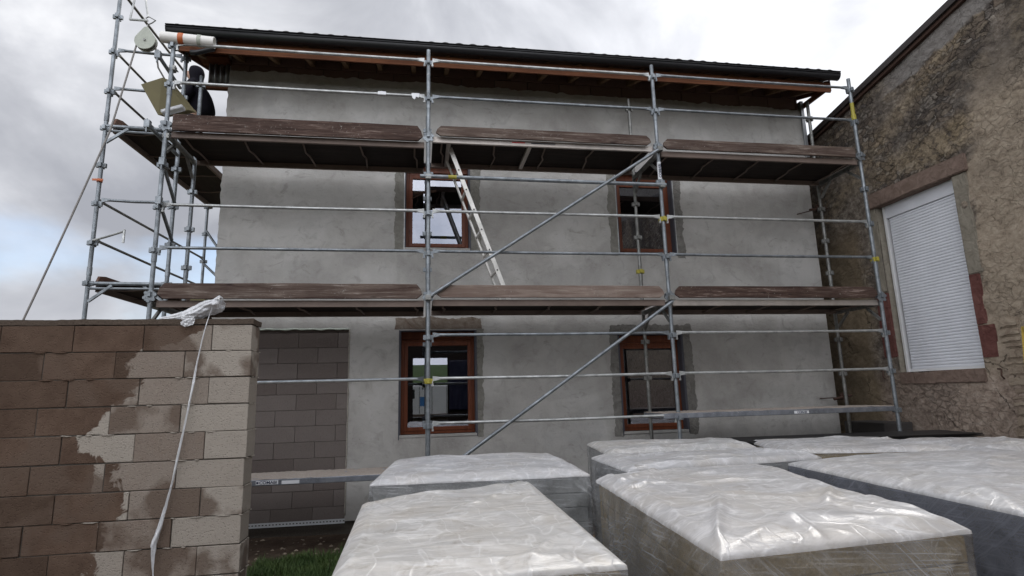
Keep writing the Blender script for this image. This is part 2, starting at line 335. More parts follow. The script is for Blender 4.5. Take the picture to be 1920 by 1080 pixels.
def mat_boards(name, c1, c2):
    g = G(name); z = g.xyz()[2]
    a = g.noise(4, 6, .6); b = g.noise(60, 4, .7)
    lay = g.n('ShaderNodeTexWave', wave_type='BANDS', bands_direction='Z'); g.l(g.pos, lay.inputs[0]); lay.inputs['Scale'].default_value = 2.0; lay.inputs['Distortion'].default_value = .5
    col = g.mix(g.rng(a, .35, .65), c1, c2); col = g.mix(g.rng(b, .5, .7, 0, .3), col, tuple(x*1.6 for x in c2))
    return g.done(g.bsdf(col, .95, nrm=g.bump(b, .5, .01), spec=.1))

M = {}
M['render'] = mat_render()
M['fresh'] = mat_fresh('fresh_dark_mortar', (.15, .142, .128), (.24, .23, .21))
M['fresh_brown'] = mat_fresh('brown_mortar', (.15, .11, .085), (.24, .205, .17))
M['fresh_green'] = mat_fresh('greyish_mortar', (.20, .19, .165), (.28, .27, .24))
M['block'] = mat_blockwall()
M['block_grey'] = mat_blockplain('grey_infill_block', (.18, .155, .142), (.125, .102, .092))
M['block_dark'] = mat_blockplain('brown_house_block', (.20, .135, .112), (.135, .09, .074))
M['mortar'] = mat_mortar('pale_mortar', (.42, .39, .34)); M['mortar_dark'] = mat_mortar('dark_mortar', (.12, .105, .09))
M['cap'] = mat_mortar('cap_mortar', (.12, .092, .072))
M['galv'] = mat_galv(c=(.27, .295, .315)); M['galv_old'] = mat_galv('weathered_steel', (.27, .27, .255), .6); M['galv_pale'] = mat_galv('pale_steel', (.52, .53, .52), .15)
M['toe_dark'] = mat_wood('red_brown_board', (.036, .019, .014), (.088, .054, .042), (.36, .28, .24), peel=1.)
M['toe_mid'] = mat_wood('weathered_board', (.050, .027, .021), (.150, .112, .090), (.36, .31, .27), peel=.9)
M['toe_pale'] = mat_wood('pale_board', (.15, .10, .08), (.27, .21, .175), (.40, .35, .30), peel=.7)
M['toe_y'] = mat_wood('brown_board_end', (.12, .06, .042), (.2, .12, .09), (.3, .24, .2), axis='Y', peel=.5)
M['beam_brown'] = mat_plain('dirty_deck_beam', (.20, .15, .125), .7, .1, .5, 8)
M['beam_grey'] = mat_plain('aluminium_deck_beam', (.52, .47, .43), .5, .5, .5, 8)
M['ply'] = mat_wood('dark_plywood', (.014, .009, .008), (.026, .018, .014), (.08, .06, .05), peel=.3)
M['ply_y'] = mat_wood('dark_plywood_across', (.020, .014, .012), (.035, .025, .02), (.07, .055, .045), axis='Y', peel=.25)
M['black'] = mat_plain('black_gutter', (.008, .008, .010), .42, 0, .3, 3, bmp=.05)
M['tile'] = mat_plain('dark_roof_tile', (.075, .07, .068), .75, 0, .6, 10)
M['timber'] = mat_wood('orange_brown_timber', (.10, .036, .017), (.16, .060, .026), (.24, .11, .05), peel=.4)
M['timber_y'] = mat_wood('pale_rafter', (.15, .09, .05), (.22, .14, .08), (.28, .2, .13), axis='Y', peel=.3)
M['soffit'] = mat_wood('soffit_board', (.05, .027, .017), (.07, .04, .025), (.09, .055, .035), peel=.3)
M['frame'] = mat_wood('reddish_window_frame', (.12, .034, .015), (.17, .05, .022), (.2, .065, .03), axis='Z', peel=.1, rough=.4)
M['bead'] = mat_plain('dark_reveal', (.07, .07, .085), .6, 0, .3, 20)
M['pane'] = mat_pane()
M['corner_shade'] = mat_plain('corner_shade_brown', (.05, .045, .042), .9)  # dark colour of the block that stands in for corner shade
M['old'] = mat_oldwall()
M['stone'] = mat_fresh('brown_lintel_stone', (.17, .12, .095), (.26, .19, .155))
M['stone_grey'] = mat_fresh('grey_jamb_stone', (.22, .195, .155), (.32, .29, .235))
M['stone_red'] = mat_fresh('red_jamb_stone', (.11, .042, .036), (.19, .085, .072))
M['stone_pale'] = mat_fresh('pale_quoin_stone', (.26, .20, .15), (.42, .35, .27))
M['shutter'] = mat_plain('white_shutter', (.74, .755, .80), .45, 0, .22, 3, bmp=.08)
M['shutter_rail'] = mat_plain('white_guide_rail', (.70, .70, .70), .4, 0, .12, 6, bmp=.05)
M['verge'] = mat_plain('dark_verge', (.035, .027, .025), .7, 0, .4, 6)
M['zinc'] = mat_plain('zinc_sheet', (.34, .35, .36), .4, .7, .3, 6)
M['alu'] = mat_plain('ladder_aluminium', (.68, .66, .62), .42, .35, .35, 14)
M['pvc'] = mat_plain('white_pvc', (.74, .72, .68), .35, 0, .2, 6)
M['orange'] = mat_plain('orange_tape', (.48, .12, .03), .5)
M['yellow'] = mat_plain('yellow_paint', (.36, .31, .04), .5)
M['yellow_wood'] = mat_wood('yellow_formwork', (.52, .36, .07), (.62, .45, .10), (.6, .5, .2), axis='Z', peel=.3)
M['pulley'] = mat_plain('grey_green_cast', (.40, .42, .36), .6, .2, .4, 16)
M['rope'] = mat_plain('grey_rope', (.25, .235, .22), .9, 0, .4, 60)
M['olive'] = mat_plain('olive_board', (.15, .13, .065), .85, 0, .4, 5)
M['white'] = mat_plain('white_label', (.75, .76, .78), .5, 0, .1)
M['ink'] = mat_plain('dark_blue_print', (.012, .02, .06), .5, 0, .1)
M['red'] = mat_plain('red_print', (.5, .03, .03), .5, 0, .1)
M['cloth'] = mat_plain('black_cloth', (.010, .009, .014), .95, 0, .4, 20, spec=.15)
M['trouser'] = mat_plain('dark_trouser', (.02, .022, .03), .95, 0, .4, 20, spec=.15)
M['skin'] = mat_plain('skin', (.42, .25, .18), .55, 0, .1, 20)
M['foam'] = mat_plain('pale_green_foam', (.58, .64, .56), .8, 0, .25, 30)
M['bag'] = mat_film('thin_white_plastic', .35, .92, (0, .4, 0), (14, 14, 3), (.80, .81, .83), .3)
M['film_top'] = mat_film('film_on_top', .50, .96, (0, 0, .6), (3, 9, 5), (.80, .785, .765), .42, .7, .42)
M['film_top_b'] = mat_film('film_on_top_other', .48, .96, (0, 0, -.4), (3.5, 8, 5), (.82, .81, .815), .40, .6, .42)
M['film_side'] = mat_wrap('film_on_side', .05, .50, (.70, .72, .74))
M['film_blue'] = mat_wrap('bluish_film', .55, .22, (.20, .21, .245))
M['boards_olive'] = mat_boards('olive_insulation', (.27, .20, .10), (.40, .31, .175))
M['boards_grey'] = mat_boards('grey_insulation', (.22, .22, .21), (.32, .32, .305))
M['pallet'] = mat_wood('pallet_wood', (.22, .15, .09), (.32, .23, .15), (.4, .3, .2), peel=.3)
M['blacksheet'] = mat_plain('black_sheet', (.012, .011, .011), .5, 0, .3, 5)
M['rusty'] = mat_plain('rusty_iron', (.06, .03, .02), .85)
M['plank_dirty'] = mat_mortar('cement_crusted_plank', (.46, .40, .35))
M['plank_steel'] = mat_galv('plank_steel', (.30, .32, .36), .1)
M['perf'] = mat_plain('white_starter_rail', (.62, .64, .66), .5, .2, .2)

# ------------------------------------------------------------ mesh builder
WL = {}
class MB:
    def __init__(s): s.v = []; s.f = []; s.mi = []; s.tint = None; s.cur = 0
    def add(s, vs, fs):
        b = len(s.v); s.v += [tuple(x) for x in vs]
        for f in fs: s.f.append(tuple(b+i for i in f)); s.mi.append(s.cur)
        return b
    def hexa(s, p):       # 8 corners: bottom 4 ccw, top 4 ccw
        s.add(p, [(3, 2, 1, 0), (4, 5, 6, 7), (0, 1, 5, 4), (1, 2, 6, 5), (2, 3, 7, 6), (3, 0, 4, 7)]); return s
    def box(s, x0, x1, y0, y1, z0, z1):
        return s.hexa([(x0, y0, z0), (x1, y0, z0), (x1, y1, z0), (x0, y1, z0), (x0, y0, z1), (x1, y0, z1), (x1, y1, z1), (x0, y1, z1)])
    def bar(s, a, b, wd, ht, upv=(0, 0, 1)):
        a = Vector(a); b = Vector(b); d = (b-a).normalized(); u = Vector(upv); sd_ = d.cross(u).normalized(); u = sd_.cross(d).normalized()
        P = []
        for q in (a, b):
            P.append([q+sd_*x*wd/2+u*y*ht/2 for x, y in ((-1, -1), (1, -1), (1, 1), (-1, 1))])
        s.add(P[0]+P[1], [(0, 1, 2, 3), (7, 6, 5, 4), (0, 4, 5, 1), (1, 5, 6, 2), (2, 6, 7, 3), (3, 7, 4, 0)]); return s
    def tube(s, pts, r, n=12, cap=True, r_end=None):
        pts = [Vector(p) for p in pts]; rings = []; k = len(pts)
        t0 = (pts[1]-pts[0]).normalized(); ref = Vector((0, 0, 1)) if abs(t0.z) < .9 else Vector((1, 0, 0)); u = t0.cross(ref).normalized()
        for i, p in enumerate(pts):
            t = ((pts[min(i+1, k-1)]-p).normalized()+(p-pts[max(i-1, 0)]).normalized())
            t = t.normalized() if t.length > 1e-6 else t0
            u = (u-t*u.dot(t)).normalized(); v = t.cross(u)
            rr = r[i] if isinstance(r, (list, tuple)) else r
            rings.append([p+(u*math.cos(a)+v*math.sin(a))*rr for a in [2*math.pi*j/n for j in range(n)]])
        vs = [q for rg in rings for q in rg]; fs = []
        for i in range(k-1):
            for j in range(n): fs.append((i*n+j, i*n+(j+1) % n, (i+1)*n+(j+1) % n, (i+1)*n+j))
        if cap: fs += [tuple(reversed(range(n))), tuple(range((k-1)*n, k*n))]
        s.add(vs, fs); return s
    def prism(s, poly, vec):          # planar polygon extruded by vec
        n = len(poly); poly = [Vector(p) for p in poly]; vec = Vector(vec)
        s.add(poly+[p+vec for p in poly], [tuple(range(n))[::-1], tuple(range(n, 2*n))]+[(i, (i+1) % n, n+(i+1) % n, n+i) for i in range(n)]); return s
    def build(s, name, mats, parent=None, bevel=0, smooth=False, origin=None, fix=True):
        me = bpy.data.meshes.new(name); V = [Vector(p) for p in s.v]
        if origin is None:
            xs = [p.x for p in V]; ys = [p.y for p in V]; zs = [p.z for p in V]
            origin = Vector(((min(xs)+max(xs))/2, (min(ys)+max(ys))/2, min(zs)))
        origin = Vector(origin)
        me.from_pydata([p-origin for p in V], [], s.f)
        if not isinstance(mats, (list, tuple)): mats = [mats]
        for mt in mats: me.materials.append(mt)
        for p, i in zip(me.polygons, s.mi): p.material_index = i
        if fix:
            bm = bmesh.new(); bm.from_mesh(me); bmesh.ops.recalc_face_normals(bm, faces=bm.faces); bm.to_mesh(me); bm.free()
        if s.tint:
            ca = me.color_attributes.new('tint', 'FLOAT_COLOR', 'POINT')
            for i, c in enumerate(s.tint): ca.data[i].color = c
        if smooth:
            me.polygons.foreach_set('use_smooth', [True]*len(me.polygons))
        o = bpy.data.objects.new(name, me); COL.objects.link(o)
        if smooth == 'auto':
            md = o.modifiers.new('edge', 'EDGE_SPLIT'); md.split_angle = R(40)
        if bevel:
            md = o.modifiers.new('bevel', 'BEVEL'); md.width = bevel; md.segments = 2; md.limit_method = 'ANGLE'; md.angle_limit = R(40)
        put(o, origin, parent); return o
def put(o, wloc, parent):
    WL[o.name] = Vector(wloc)
    if parent: o.parent = parent; o.location = Vector(wloc)-WL[parent.name]
    else: o.location = wloc
def empty(name, loc, parent=None):
    o = bpy.data.objects.new(name, None); o.empty_display_size = .2; COL.objects.link(o); put(o, Vector(loc), parent); return o
def tag(o, label=None, cat=None, group=None, kind=None):
    if label: o['label'] = label
    if cat: o['category'] = cat
    if group: o['group'] = group
    if kind: o['kind'] = kind
    return o
def nz(x, y, z=0., s=1.): return noise.noise(Vector((x*s, y*s, z*s)))
def grid_mb(nx, ny, fn):
    mb = MB(); vs = [fn(i/nx, j/ny) for j in range(ny+1) for i in range(nx+1)]
    mb.add(vs, [(j*(nx+1)+i, j*(nx+1)+i+1, (j+1)*(nx+1)+i+1, (j+1)*(nx+1)+i) for j in range(ny) for i in range(nx)]); return mb
def letters(txt, size, loc, mat, parent, rot=(R(90), 0, 0), depth=.001, width=None):
    cu = bpy.data.curves.new('lettering', 'FONT'); cu.body = txt; cu.size = size; cu.extrude = depth; cu.offset = size*.018
    t = bpy.data.objects.new('tmp', cu); COL.objects.link(t); bpy.context.view_layer.update()
    dg = bpy.context.evaluated_depsgraph_get(); me = bpy.data.meshes.new_from_object(t.evaluated_get(dg)); bpy.data.objects.remove(t)
    xs = [v.co.x for v in me.vertices]; wd = max(xs)-min(xs)
    if width:
        for v in me.vertices: v.co.x *= width/wd
    me.materials.clear(); me.materials.append(mat)
    o = bpy.data.objects.new('lettering', me); COL.objects.link(o); o.rotation_euler = rot; put(o, Vector(loc), parent); return o

GZ = -1.35
# ------------------------------------------------------------ ground and far field
g = G('yard_earth'); a = g.noise(2.2, 8, .7); b = g.noise(22, 8, .8); v = g.vor(30)
col = g.mix(g.rng(a, .35, .65), (.085, .058, .042), (.16, .115, .085)); col = g.mix(g.rng(b, .5, .7, 0, .6), col, (.05, .035, .027)); col = g.mix(g.rng(v, .1, .2, .5, 0), col, (.26, .22, .19))
far = g.noise(.06, 5, .5); gp = g.xyz()
gr = g.mix(g.rng(g.noise(.8, 6, .7), .35, .7), (.06, .10, .03), (.10, .145, .05))
dist = g.math('MAXIMUM', g.math('ABSOLUTE', gp[0]), g.math('ABSOLUTE', gp[1]))
col = g.mix(g.rng(dist, 14, 20), col, gr)
h = g.math('ADD', b, g.math('MULTIPLY', v, .3))
mg = g.done(g.bsdf(col, .95, nrm=g.bump(h, 1, .05), spec=.15))
def gf(u, v):
    s = lambda t: math.copysign(abs(2*t-1)**3, 2*t-1)*400
    x, y = s(u), s(v); z = GZ
    if y < -26: z += 6.6*(1-math.exp(-((-26-y)/22)**1.3))*(1+.12*nz(x*.02, y*.02))
    elif max(abs(x), abs(y)) < 20: z += .03*nz(x*1.1, y*1.1)+.012*nz(x*5, y*5)
    return (x, y, z)
o = grid_mb(200, 200, gf).build('ground', mg, smooth=True, origin=(0, 0, GZ)); tag(o, kind='structure')

# grass tuft patch beside the block wall
mb = MB()
for i in range(15000):
    x = random.uniform(-1.75, -.55); y = random.uniform(-1.6, .55)
    if nz(x*2.2, y*2.2, 3) < -.3 or y > .15+.35*nz(x*3, 0, 1)+.3*(x+1.2): continue
    hgt = random.uniform(.03, .085)*(1.2+nz(x*3, y*3)); a_ = random.uniform(0, 6.28); l_ = random.uniform(.1, .9)*hgt; wd = random.uniform(.002, .004)
    dx, dy = math.cos(a_), math.sin(a_); z0 = GZ+.03*nz(x*1.1, y*1.1)
    p0 = Vector((x-dy*wd, y+dx*wd, z0-.01)); p1 = Vector((x+dy*wd, y-dx*wd, z0-.01)); pm = Vector((x+dx*l_*.4, y+dy*l_*.4, z0+hgt*.65)); pt = Vector((x+dx*l_, y+dy*l_, z0+hgt))
    mb.add([p0, p1, pm+Vector((dy*wd*.8, -dx*wd*.8, 0)), pm-Vector((dy*wd*.8, -dx*wd*.8, 0)), pt], [(0, 1, 2, 3), (3, 2, 4)])
g = G('grass_blade'); col = g.mix(g.rng(g.noise(6, 4), .35, .65), (.035, .075, .014), (.085, .135, .032)); mgr = g.done(g.bsdf(col, .7))
tag(mb.build('grass', mgr, fix=False), 'short green grass at the foot of the concrete block wall', 'grass', kind='stuff')
# stones in the dirt
mb = MB()
for i in range(130):
    x = random.uniform(-2.6, -.6); y = random.uniform(-.6, 1.1); r_ = random.uniform(.008, .028)
    vs = []; ph = random.random()*6
    for k in range(6):
        vs.append((x+r_*math.cos(ph+k*1.047)*random.uniform(.7, 1.2), y+r_*math.sin(ph+k*1.047)*random.uniform(.7, 1.2), GZ+.03*nz(x*1.1, y*1.1)+.004))
    vs.append((x, y, GZ+.03*nz(x*1.1, y*1.1)+r_*.8)); mb.add(vs, [(k, (k+1) % 6, 6) for k in range(6)])
tag(mb.build('gravel', M['stone_pale'], fix=False), 'small pale stones scattered over the bare earth by the house', 'gravel', kind='stuff')

# ------------------------------------------------------------ the house
HX0, HX1, HY = -2.75, 6.06, 1.15
house = empty('house', (1.65, 5, GZ)); tag(house, 'two storey house under construction with grey cement rendered front', 'house')
WINS = [(-.31, .60, 2.36, 3.62, 'w1'), (2.81, 3.71, 2.33, 3.60, 'w2'), (-.36, .66, -.18, 1.20, 'w3'), (2.71, 3.67, -.24, 1.12, 'w4')]
DOOR = (-2.55, -1.025, -1.20, 1.22)
def brick_rows(mb, x0, x1, z0, z1, y, d, ch, ln, jt, tints, off=0., holes=(), jit=.003, depth_n=.0):
    """blocks on a plane facing -Y"""
    k = 0; z = z0
    while z < z1-.01:
        h_ = min(ch, z1-z); x = x0-(ln/2 if k % 2 else 0)-off
        while x < x1:
            a0, a1 = max(x, x0), min(x+ln, x1)
            if a1-a0 > .03:
                segs = [(a0, a1)]
                for hx0, hx1, hz0, hz1 in holes:
                    if z+h_ > hz0+.01 and z < hz1-.01:
                        ns = []
                        for s0, s1 in segs:
                            if hx1 <= s0 or hx0 >= s1: ns.append((s0, s1))
                            else:
                                if s0 < hx0-.02: ns.append((s0, hx0))
                                if s1 > hx1+.02: ns.append((hx1, s1))
                        segs = ns
                for s0, s1 in segs:
                    j_ = random.uniform(-jit, jit); n0 = len(mb.v)
                    mb.box(s0+jt/2, s1-jt/2, y+j_, y+d, z+jt/2, z+h_-jt/2)
                    c = (random.random()**1.5, random.random(), random.random(), 1)
                    tints += [c]*(len(mb.v)-n0)
            x += ln
        z += ch; k += 1
# structural wall (dark blocks) with openings
holes = [(a, b, c, d) for a, b, c, d, _ in WINS]
xs = sorted({HX0, HX1, *[h[0] for h in holes], *[h[1] for h in holes]}); zs = sorted({GZ-.1, 5.25, *[h[2] for h in holes], *[h[3] for h in holes]})
mb = MB()
for i in range(len(xs)-1):
    for j in range(len(zs)-1):
        cx, cz = (xs[i]+xs[i+1])/2, (zs[j]+zs[j+1])/2
        if any(h[0] < cx < h[1] and h[2] < cz < h[3] for h in holes): continue
        mb.box(xs[i], xs[i+1], HY+.045, HY+.30, zs[j], zs[j+1])
mb.box(HX0, HX0+.25, HY+.30, 9, GZ-.1, 5.25); mb.box(HX1-.25, HX1, HY+.30, 9, GZ-.1, 5.25); mb.box(HX0, HX1, 9, 9.25, GZ-.1, 5.25)
mb.box(HX0+.25, HX1-.25, HY+.3, 9, 1.55, 1.75); mb.box(HX0+.25, HX1-.25, HY+.3, 9, GZ-.1, -1.1)
mb.box(1.3, 1.45, HY+.3, 9, -1.1, 5.2); mb.box(HX0+.25, HX1-.25, HY+.3, 9, 5.0, 5.15)
mb.prism([(HX0, 1.2, 5.25), (HX0, 5.1, 6.65), (HX0, 9.2, 5.25)], (.2, 0, 0)); mb.prism([(HX1-.2, 1.2, 5.25), (HX1-.2, 5.1, 6.65), (HX1-.2, 9.2, 5.25)], (.2, 0, 0))
mb.build('wall_core', M['mortar_dark'], house)
# bare blocks below the roof
mb = MB(); mb.tint = []
brick_rows(mb, HX0+.01, HX1-.01, 4.60, 5.20, HY+.018, .06, .2, .5, .012, mb.tint)
mb.build('bare_block_course', M['block_dark'], house, bevel=.003)
mb = MB(); mb.tint = []
brick_rows(mb, DOOR[0]-.25, DOOR[1]+.0, DOOR[2]-.02, DOOR[3]-.0, HY+.022, .04, .2, .5, .004, mb.tint, off=.12)
mb.build('blocked_doorway', M['block_grey'], house, bevel=.003)
# foundation strip, dark below the starter rail
mb = MB(); mb.box(HX0+.01, HX1-.01, HY+.035, HY+.06, GZ-.1, -1.2); mb.build('foundation', M['mortar_dark'], house)
# stucco
XL = sorted({HX0+.0, HX1, *[h[0] for h in holes], *[h[1] for h in holes], DOOR[0], DOOR[1]})
ZL = sorted({-1.2, 4.92, *[h[2] for h in holes], *[h[3] for h in holes], DOOR[3]})
def refine(l, st):
    r = []
    for a_, b_ in zip(l, l[1:]):
        n = max(1, round((b_-a_)/st)); r += [a_+(b_-a_)*k/n for k in range(n)]
    return r+[l[-1]]
XR, ZR = refine(XL, .05), refine(ZL, .06)
def topz(x): return 4.90-.012*(x+2.7)+.035*nz(x*2.3, 1.3)+.03*nz(x*9, 5)+.018*nz(x*26, 2)
mb = MB(); idx = {}
sk = holes+[(DOOR[0], DOOR[1], -1.2, DOOR[3])]
def vid(i, j):
    if (i, j) not in idx:
        x, z = XR[i], ZR[j]
        if z > 4.6: z = 4.6+(topz(x)-4.6)*(z-4.6)/(4.92-4.6)
        if i == 0: x += .016*nz(1, z*4)+.022*nz(3, z*13)
        y = HY+.004*nz(x*1.2, z*1.2)+.002*nz(x*6, z*6)
        idx[(i, j)] = len(mb.v); mb.v.append((x, y, z))
    return idx[(i, j)]
for i in range(len(XR)-1):
    for j in range(len(ZR)-1):
        cx, cz = (XR[i]+XR[i+1])/2, (ZR[j]+ZR[j+1])/2
        if any(h[0] < cx < h[1] and h[2] < cz < h[3] for h in sk): continue
        mb.f.append((vid(i, j), vid(i+1, j), vid(i+1, j+1), vid(i, j+1))); mb.mi.append(0)
o = mb.build('cement_render', M['render'], house, fix=False)
md = o.modifiers.new('thick', 'SOLIDIFY'); md.thickness = .045; md.offset = -1
# gable side render
mb = MB(); mb.box(HX0-.012, HX0-.001, HY+.05, 9, GZ, 5.2); mb.build('side_render', M['render'], house)
# foam edges of the blocked doorway
pts = [(x, HY-.004, DOOR[3]+.004+.012*nz(x*9, 0)) for x in [DOOR[0]+i*.04 for i in range(39)]]
MB().tube(pts, [.012+.007*nz(i*.7, 3) for i in range(39)], 7).build('foam_edge', M['foam'], house, smooth=True)
pts = [(DOOR[1]+.004+.006*nz(z*7, 1), HY-.003, z) for z in [DOOR[3]-i*.05 for i in range(48)]]
MB().tube(pts, [.009+.006*nz(i*.9, 8) for i in range(48)], 6).build('foam_edge', M['mortar'], house, smooth=True)
# starter rail with perforations
mb = MB(); mb.box(-2.25, -1.02, HY-.022, HY-.018, -1.215, -1.165); mb.box(-2.25, -1.02, HY-.03, HY, -1.218, -1.2152)
o = mb.build('starter_rail', M['perf'], house)
for i in range(31): MB().box(-2.24+i*.04, -2.24+i*.04+.018, HY-.0236, HY-.0222, -1.196, -1.184).build('slot', M['blacksheet'], o)

# mortar bands round windows (irregular, slightly proud)
def band(x0, x1, z0, z1, mat, ragL=0, ragR=0, ragT=0, ragB=0, seed=0., y=HY-.0045):
    def f(u, v):
        x = x0+(x1-x0)*u; z = z0+(z1-z0)*v
        e_ = lambda t: .5*nz(t*4, seed)+.35*nz(t*12, seed+3)+.3*nz(t*30, seed+7)
        if ragL: x += ragL*e_(z)*(1-u)
        if ragR: x += ragR*e_(z+40)*u
        if ragT: z += ragT*e_(x+9)*v
        if ragB: z += ragB*e_(x+20)*(1-v)
        return (x, y-.005*abs(nz(x*7, z*7, seed))+.0015*nz(x*25, z*25), z)
    nx = max(2, int((x1-x0)/.02)); nzz = max(2, int((z1-z0)/.02))
    mbb = grid_mb(nx, nzz, f)
    for _v in range(len(mbb.v)):
        pass
    o_ = mbb.build('mortar_band', mat, house, fix=False)
    md_ = o_.modifiers.new('thick', 'SOLIDIFY'); md_.thickness = .006; md_.offset = -1
    return o_
bs = [(-.45, -.315, 2.30, 3.72, 'fresh_green', .05, 0, 0, .03), (.615, .76, 2.32, 3.72, 'fresh_green', 0, .05, 0, .03),
      (2.68, 2.80, 2.28, 3.72, 'fresh_green', .05, 0, 0, .03), (3.72, 3.84, 2.26, 3.72, 'fresh', 0, .06, 0, .03),
      (-.42, .74, 1.215, 1.37, 'fresh_brown', .04, .04, .06, 0), (.675, .76, -.24, 1.21, 'fresh_green', 0, .04, 0, .04),
      (2.60, 3.84, 1.13, 1.25, 'fresh', .06, .06, .07, 0), (2.58, 2.70, -.30, 1.125, 'fresh', .06, 0, 0, .05), (3.68, 3.82, -.30, 1.125, 'fresh', 0, .06, 0, .05)]
for k, (x0, x1, z0, z1, mt, a, b, c, d) in enumerate(bs): band(x0, x1, z0, z1, M[mt], a, b, c, d, seed=k*3.3)

def window(x0, x1, z0, z1, kind):
    f = empty('window', ((x0+x1)/2, HY+.1, z0), house)
    # reveals
    mb = MB(); t = .012
    mb.box(x0-.002, x0+t, HY-.003, HY+.2, z0, z1); mb.box(x1-t, x1+.002, HY-.003, HY+.2, z0, z1); mb.box(x0+t, x1-t, HY-.003, HY+.2, z1-t, z1); mb.build('reveal', M['bead'], f)
    mb = MB(); mb.bar((x0-.008, HY-.007, z0-.06), (x0-.008, HY-.007, z1), .012, .012, (1, 0, 0)); mb.build('edge_bead', M['galv_pale'] if kind in ('w2', 'w1') else M['bead'], f)
    mb = MB(); mb.bar((x1+.008, HY-.007, z0-.04), (x1+.008, HY-.007, z1), .012, .012, (1, 0, 0)); mb.build('edge_bead', M['galv_pale'] if kind == 'w2' else M['bead'], f)
    MB().box(x0, x1, HY-.012, HY+.14, z0-.035, z0-.002).build('sill', M['render'], f, bevel=.004)
    fy = HY+.13; a0, a1, b0, b1 = x0+t, x1-t, z0+.0, z1-t-.10
    MB().box(a0, a1, fy-.02, fy+.06, b1+.001, z1-t-.001).build('shutter_box', M['frame'], f, bevel=.004)
    w_ = .048
    mb = MB(); mb.box(a0, a0+w_, fy, fy+.06, b0, b1); mb.box(a1-w_, a1, fy, fy+.06, b0, b1); mb.box(a0+w_, a1-w_, fy, fy+.06, b1-w_, b1); mb.box(a0+w_, a1-w_, fy, fy+.06, b0, b0+w_)
    fr = mb.build('frame', M['frame'], f, bevel=.004)
    s0, s1, c0, c1 = a0+w_-.008, a1-w_+.008, b0+w_-.008, b1-w_+.008; k = .052
    mb = MB(); mb.box(s0, s0+k, fy-.012, fy+.048, c0, c1); mb.box(s1-k, s1, fy-.012, fy+.048, c0, c1); mb.box(s0+k, s1-k, fy-.012, fy+.048, c1-k, c1); mb.box(s0+k, s1-k, fy-.012, fy+.048, c0, c0+k)
    mb.build('sash', M['frame'], f, bevel=.006)
    MB().box(s0+k, s1-k, fy+.014, fy+.018, c0+k, c1-k).build('pane', M['pane'], f)
    return f
for wdef in WINS: window(*wdef)
# ---- roof
rf = empty('roof', (1.5, 5, 5.25), house)
mb = MB()
for (ya, za, yb, zb) in ((.52, 5.03, 5.1, 6.62), (9.75, 5.03, 5.1, 6.62)):
    mb.hexa([(-3.24, ya, za-.05), (6.20, ya, za-.05), (6.20, yb, zb-.05), (-3.24, yb, zb-.05), (-3.24, ya, za), (6.20, ya, za), (6.20, yb, zb), (-3.24, yb, zb)])
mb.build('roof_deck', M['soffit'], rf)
# pantile surface: wavy sheet
def tf(u, v):
    x = -3.28+9.52*u; y = .46+4.64*v; ph = x/.19*2*math.pi
    stp = (v*14) % 1
    return (x, y, 5.055+(y-.46)*.347+.012*math.sin(ph)+.014*nz(x*.9, 0)+.012+.02*(1-stp)*(1 if v < 1 else 0))
o = grid_mb(600, 42, tf).build('roof_tiles', M['tile'], rf, fix=False); o.modifiers.new('t', 'SOLIDIFY').thickness = .018
mb = MB(); mb.hexa([(-3.28, 5.1, 6.64), (6.24, 5.1, 6.64), (6.24, 9.8, 5.03), (-3.28, 9.8, 5.03), (-3.28, 5.1, 6.68), (6.24, 5.1, 6.68), (6.24, 9.8, 5.07), (-3.28, 9.8, 5.07)]); mb.build('roof_tiles', M['tile'], rf)
# fascia + under-board
MB().box(-3.22, 6.16, .535, .56, 4.765, 4.93).build('fascia', M['timber'], rf, bevel=.002)
# rafters
for i in range(20):
    x = -3.05+i*.475
    mb = MB(); dz = (5.02-4.84)
    mb.hexa([(x-.03, .565, 4.80), (x+.03, .565, 4.80), (x+.03, 1.18, 5.03), (x-.03, 1.18, 5.03), (x-.03, .565, 4.975), (x+.03, .565, 4.975), (x+.03, 1.18, 5.19), (x-.03, 1.18, 5.19)])
    mb.build('rafter', M['timber_y'], rf, bevel=.002)
# gutter: half round trough
def gut(u, v):
    a_ = math.pi*(1+u*1.0); r_ = .068
    return (-3.29+9.53*v, .455+r_*math.cos(a_), 5.0+r_*1.15*math.sin(a_))
gt = empty('gutter', (1.5, .455, 4.93), rf)
mb = grid_mb(14, 2, gut); o = mb.build('trough', M['black'], gt, smooth=True, fix=False); o.modifiers.new('t', 'SOLIDIFY').thickness = .004
MB().tube([(-3.29, .385, 5.003), (6.24, .385, 5.003)], .009, 8).build('rim', M['black'], gt, smooth=True)
for x in (-3.291, 6.237):
    MB().prism([(x, .455+.07*math.cos(math.pi*(1+k/12)), 5.0+.08*math.sin(math.pi*(1+k/12))) for k in range(13)], (.004, 0, 0)).build('end_cap', M['black'], gt)
MB().prism([(-3.29, .37, 5.03), (-3.29, .54, 5.085), (-3.29, .54, 5.03), (-3.29, .40, 5.01)], (9.53, 0, 0)).build('drip_edge', M['black'], rf)
# outlet elbow at the left
MB().tube([(-2.72, .46, 4.93), (-2.72, .46, 4.84), (-2.75, .50, 4.79), (-2.95, .52, 4.74), (-3.02, .52, 4.74)], .035, 12).build('outlet_pipe', M['black'], gt, smooth=True)
# barge boards at the ends
for x in (-3.245, 6.165):
    mb = MB(); mb.hexa([(x, .56, 4.80), (x+.025, .56, 4.80), (x+.025, 5.1, 6.37), (x, 5.1, 6.37), (x, .56, 4.98), (x+.025, .56, 4.98), (x+.025, 5.1, 6.57), (x, 5.1, 6.57)]); mb.build('barge_board', M['timber'], rf)
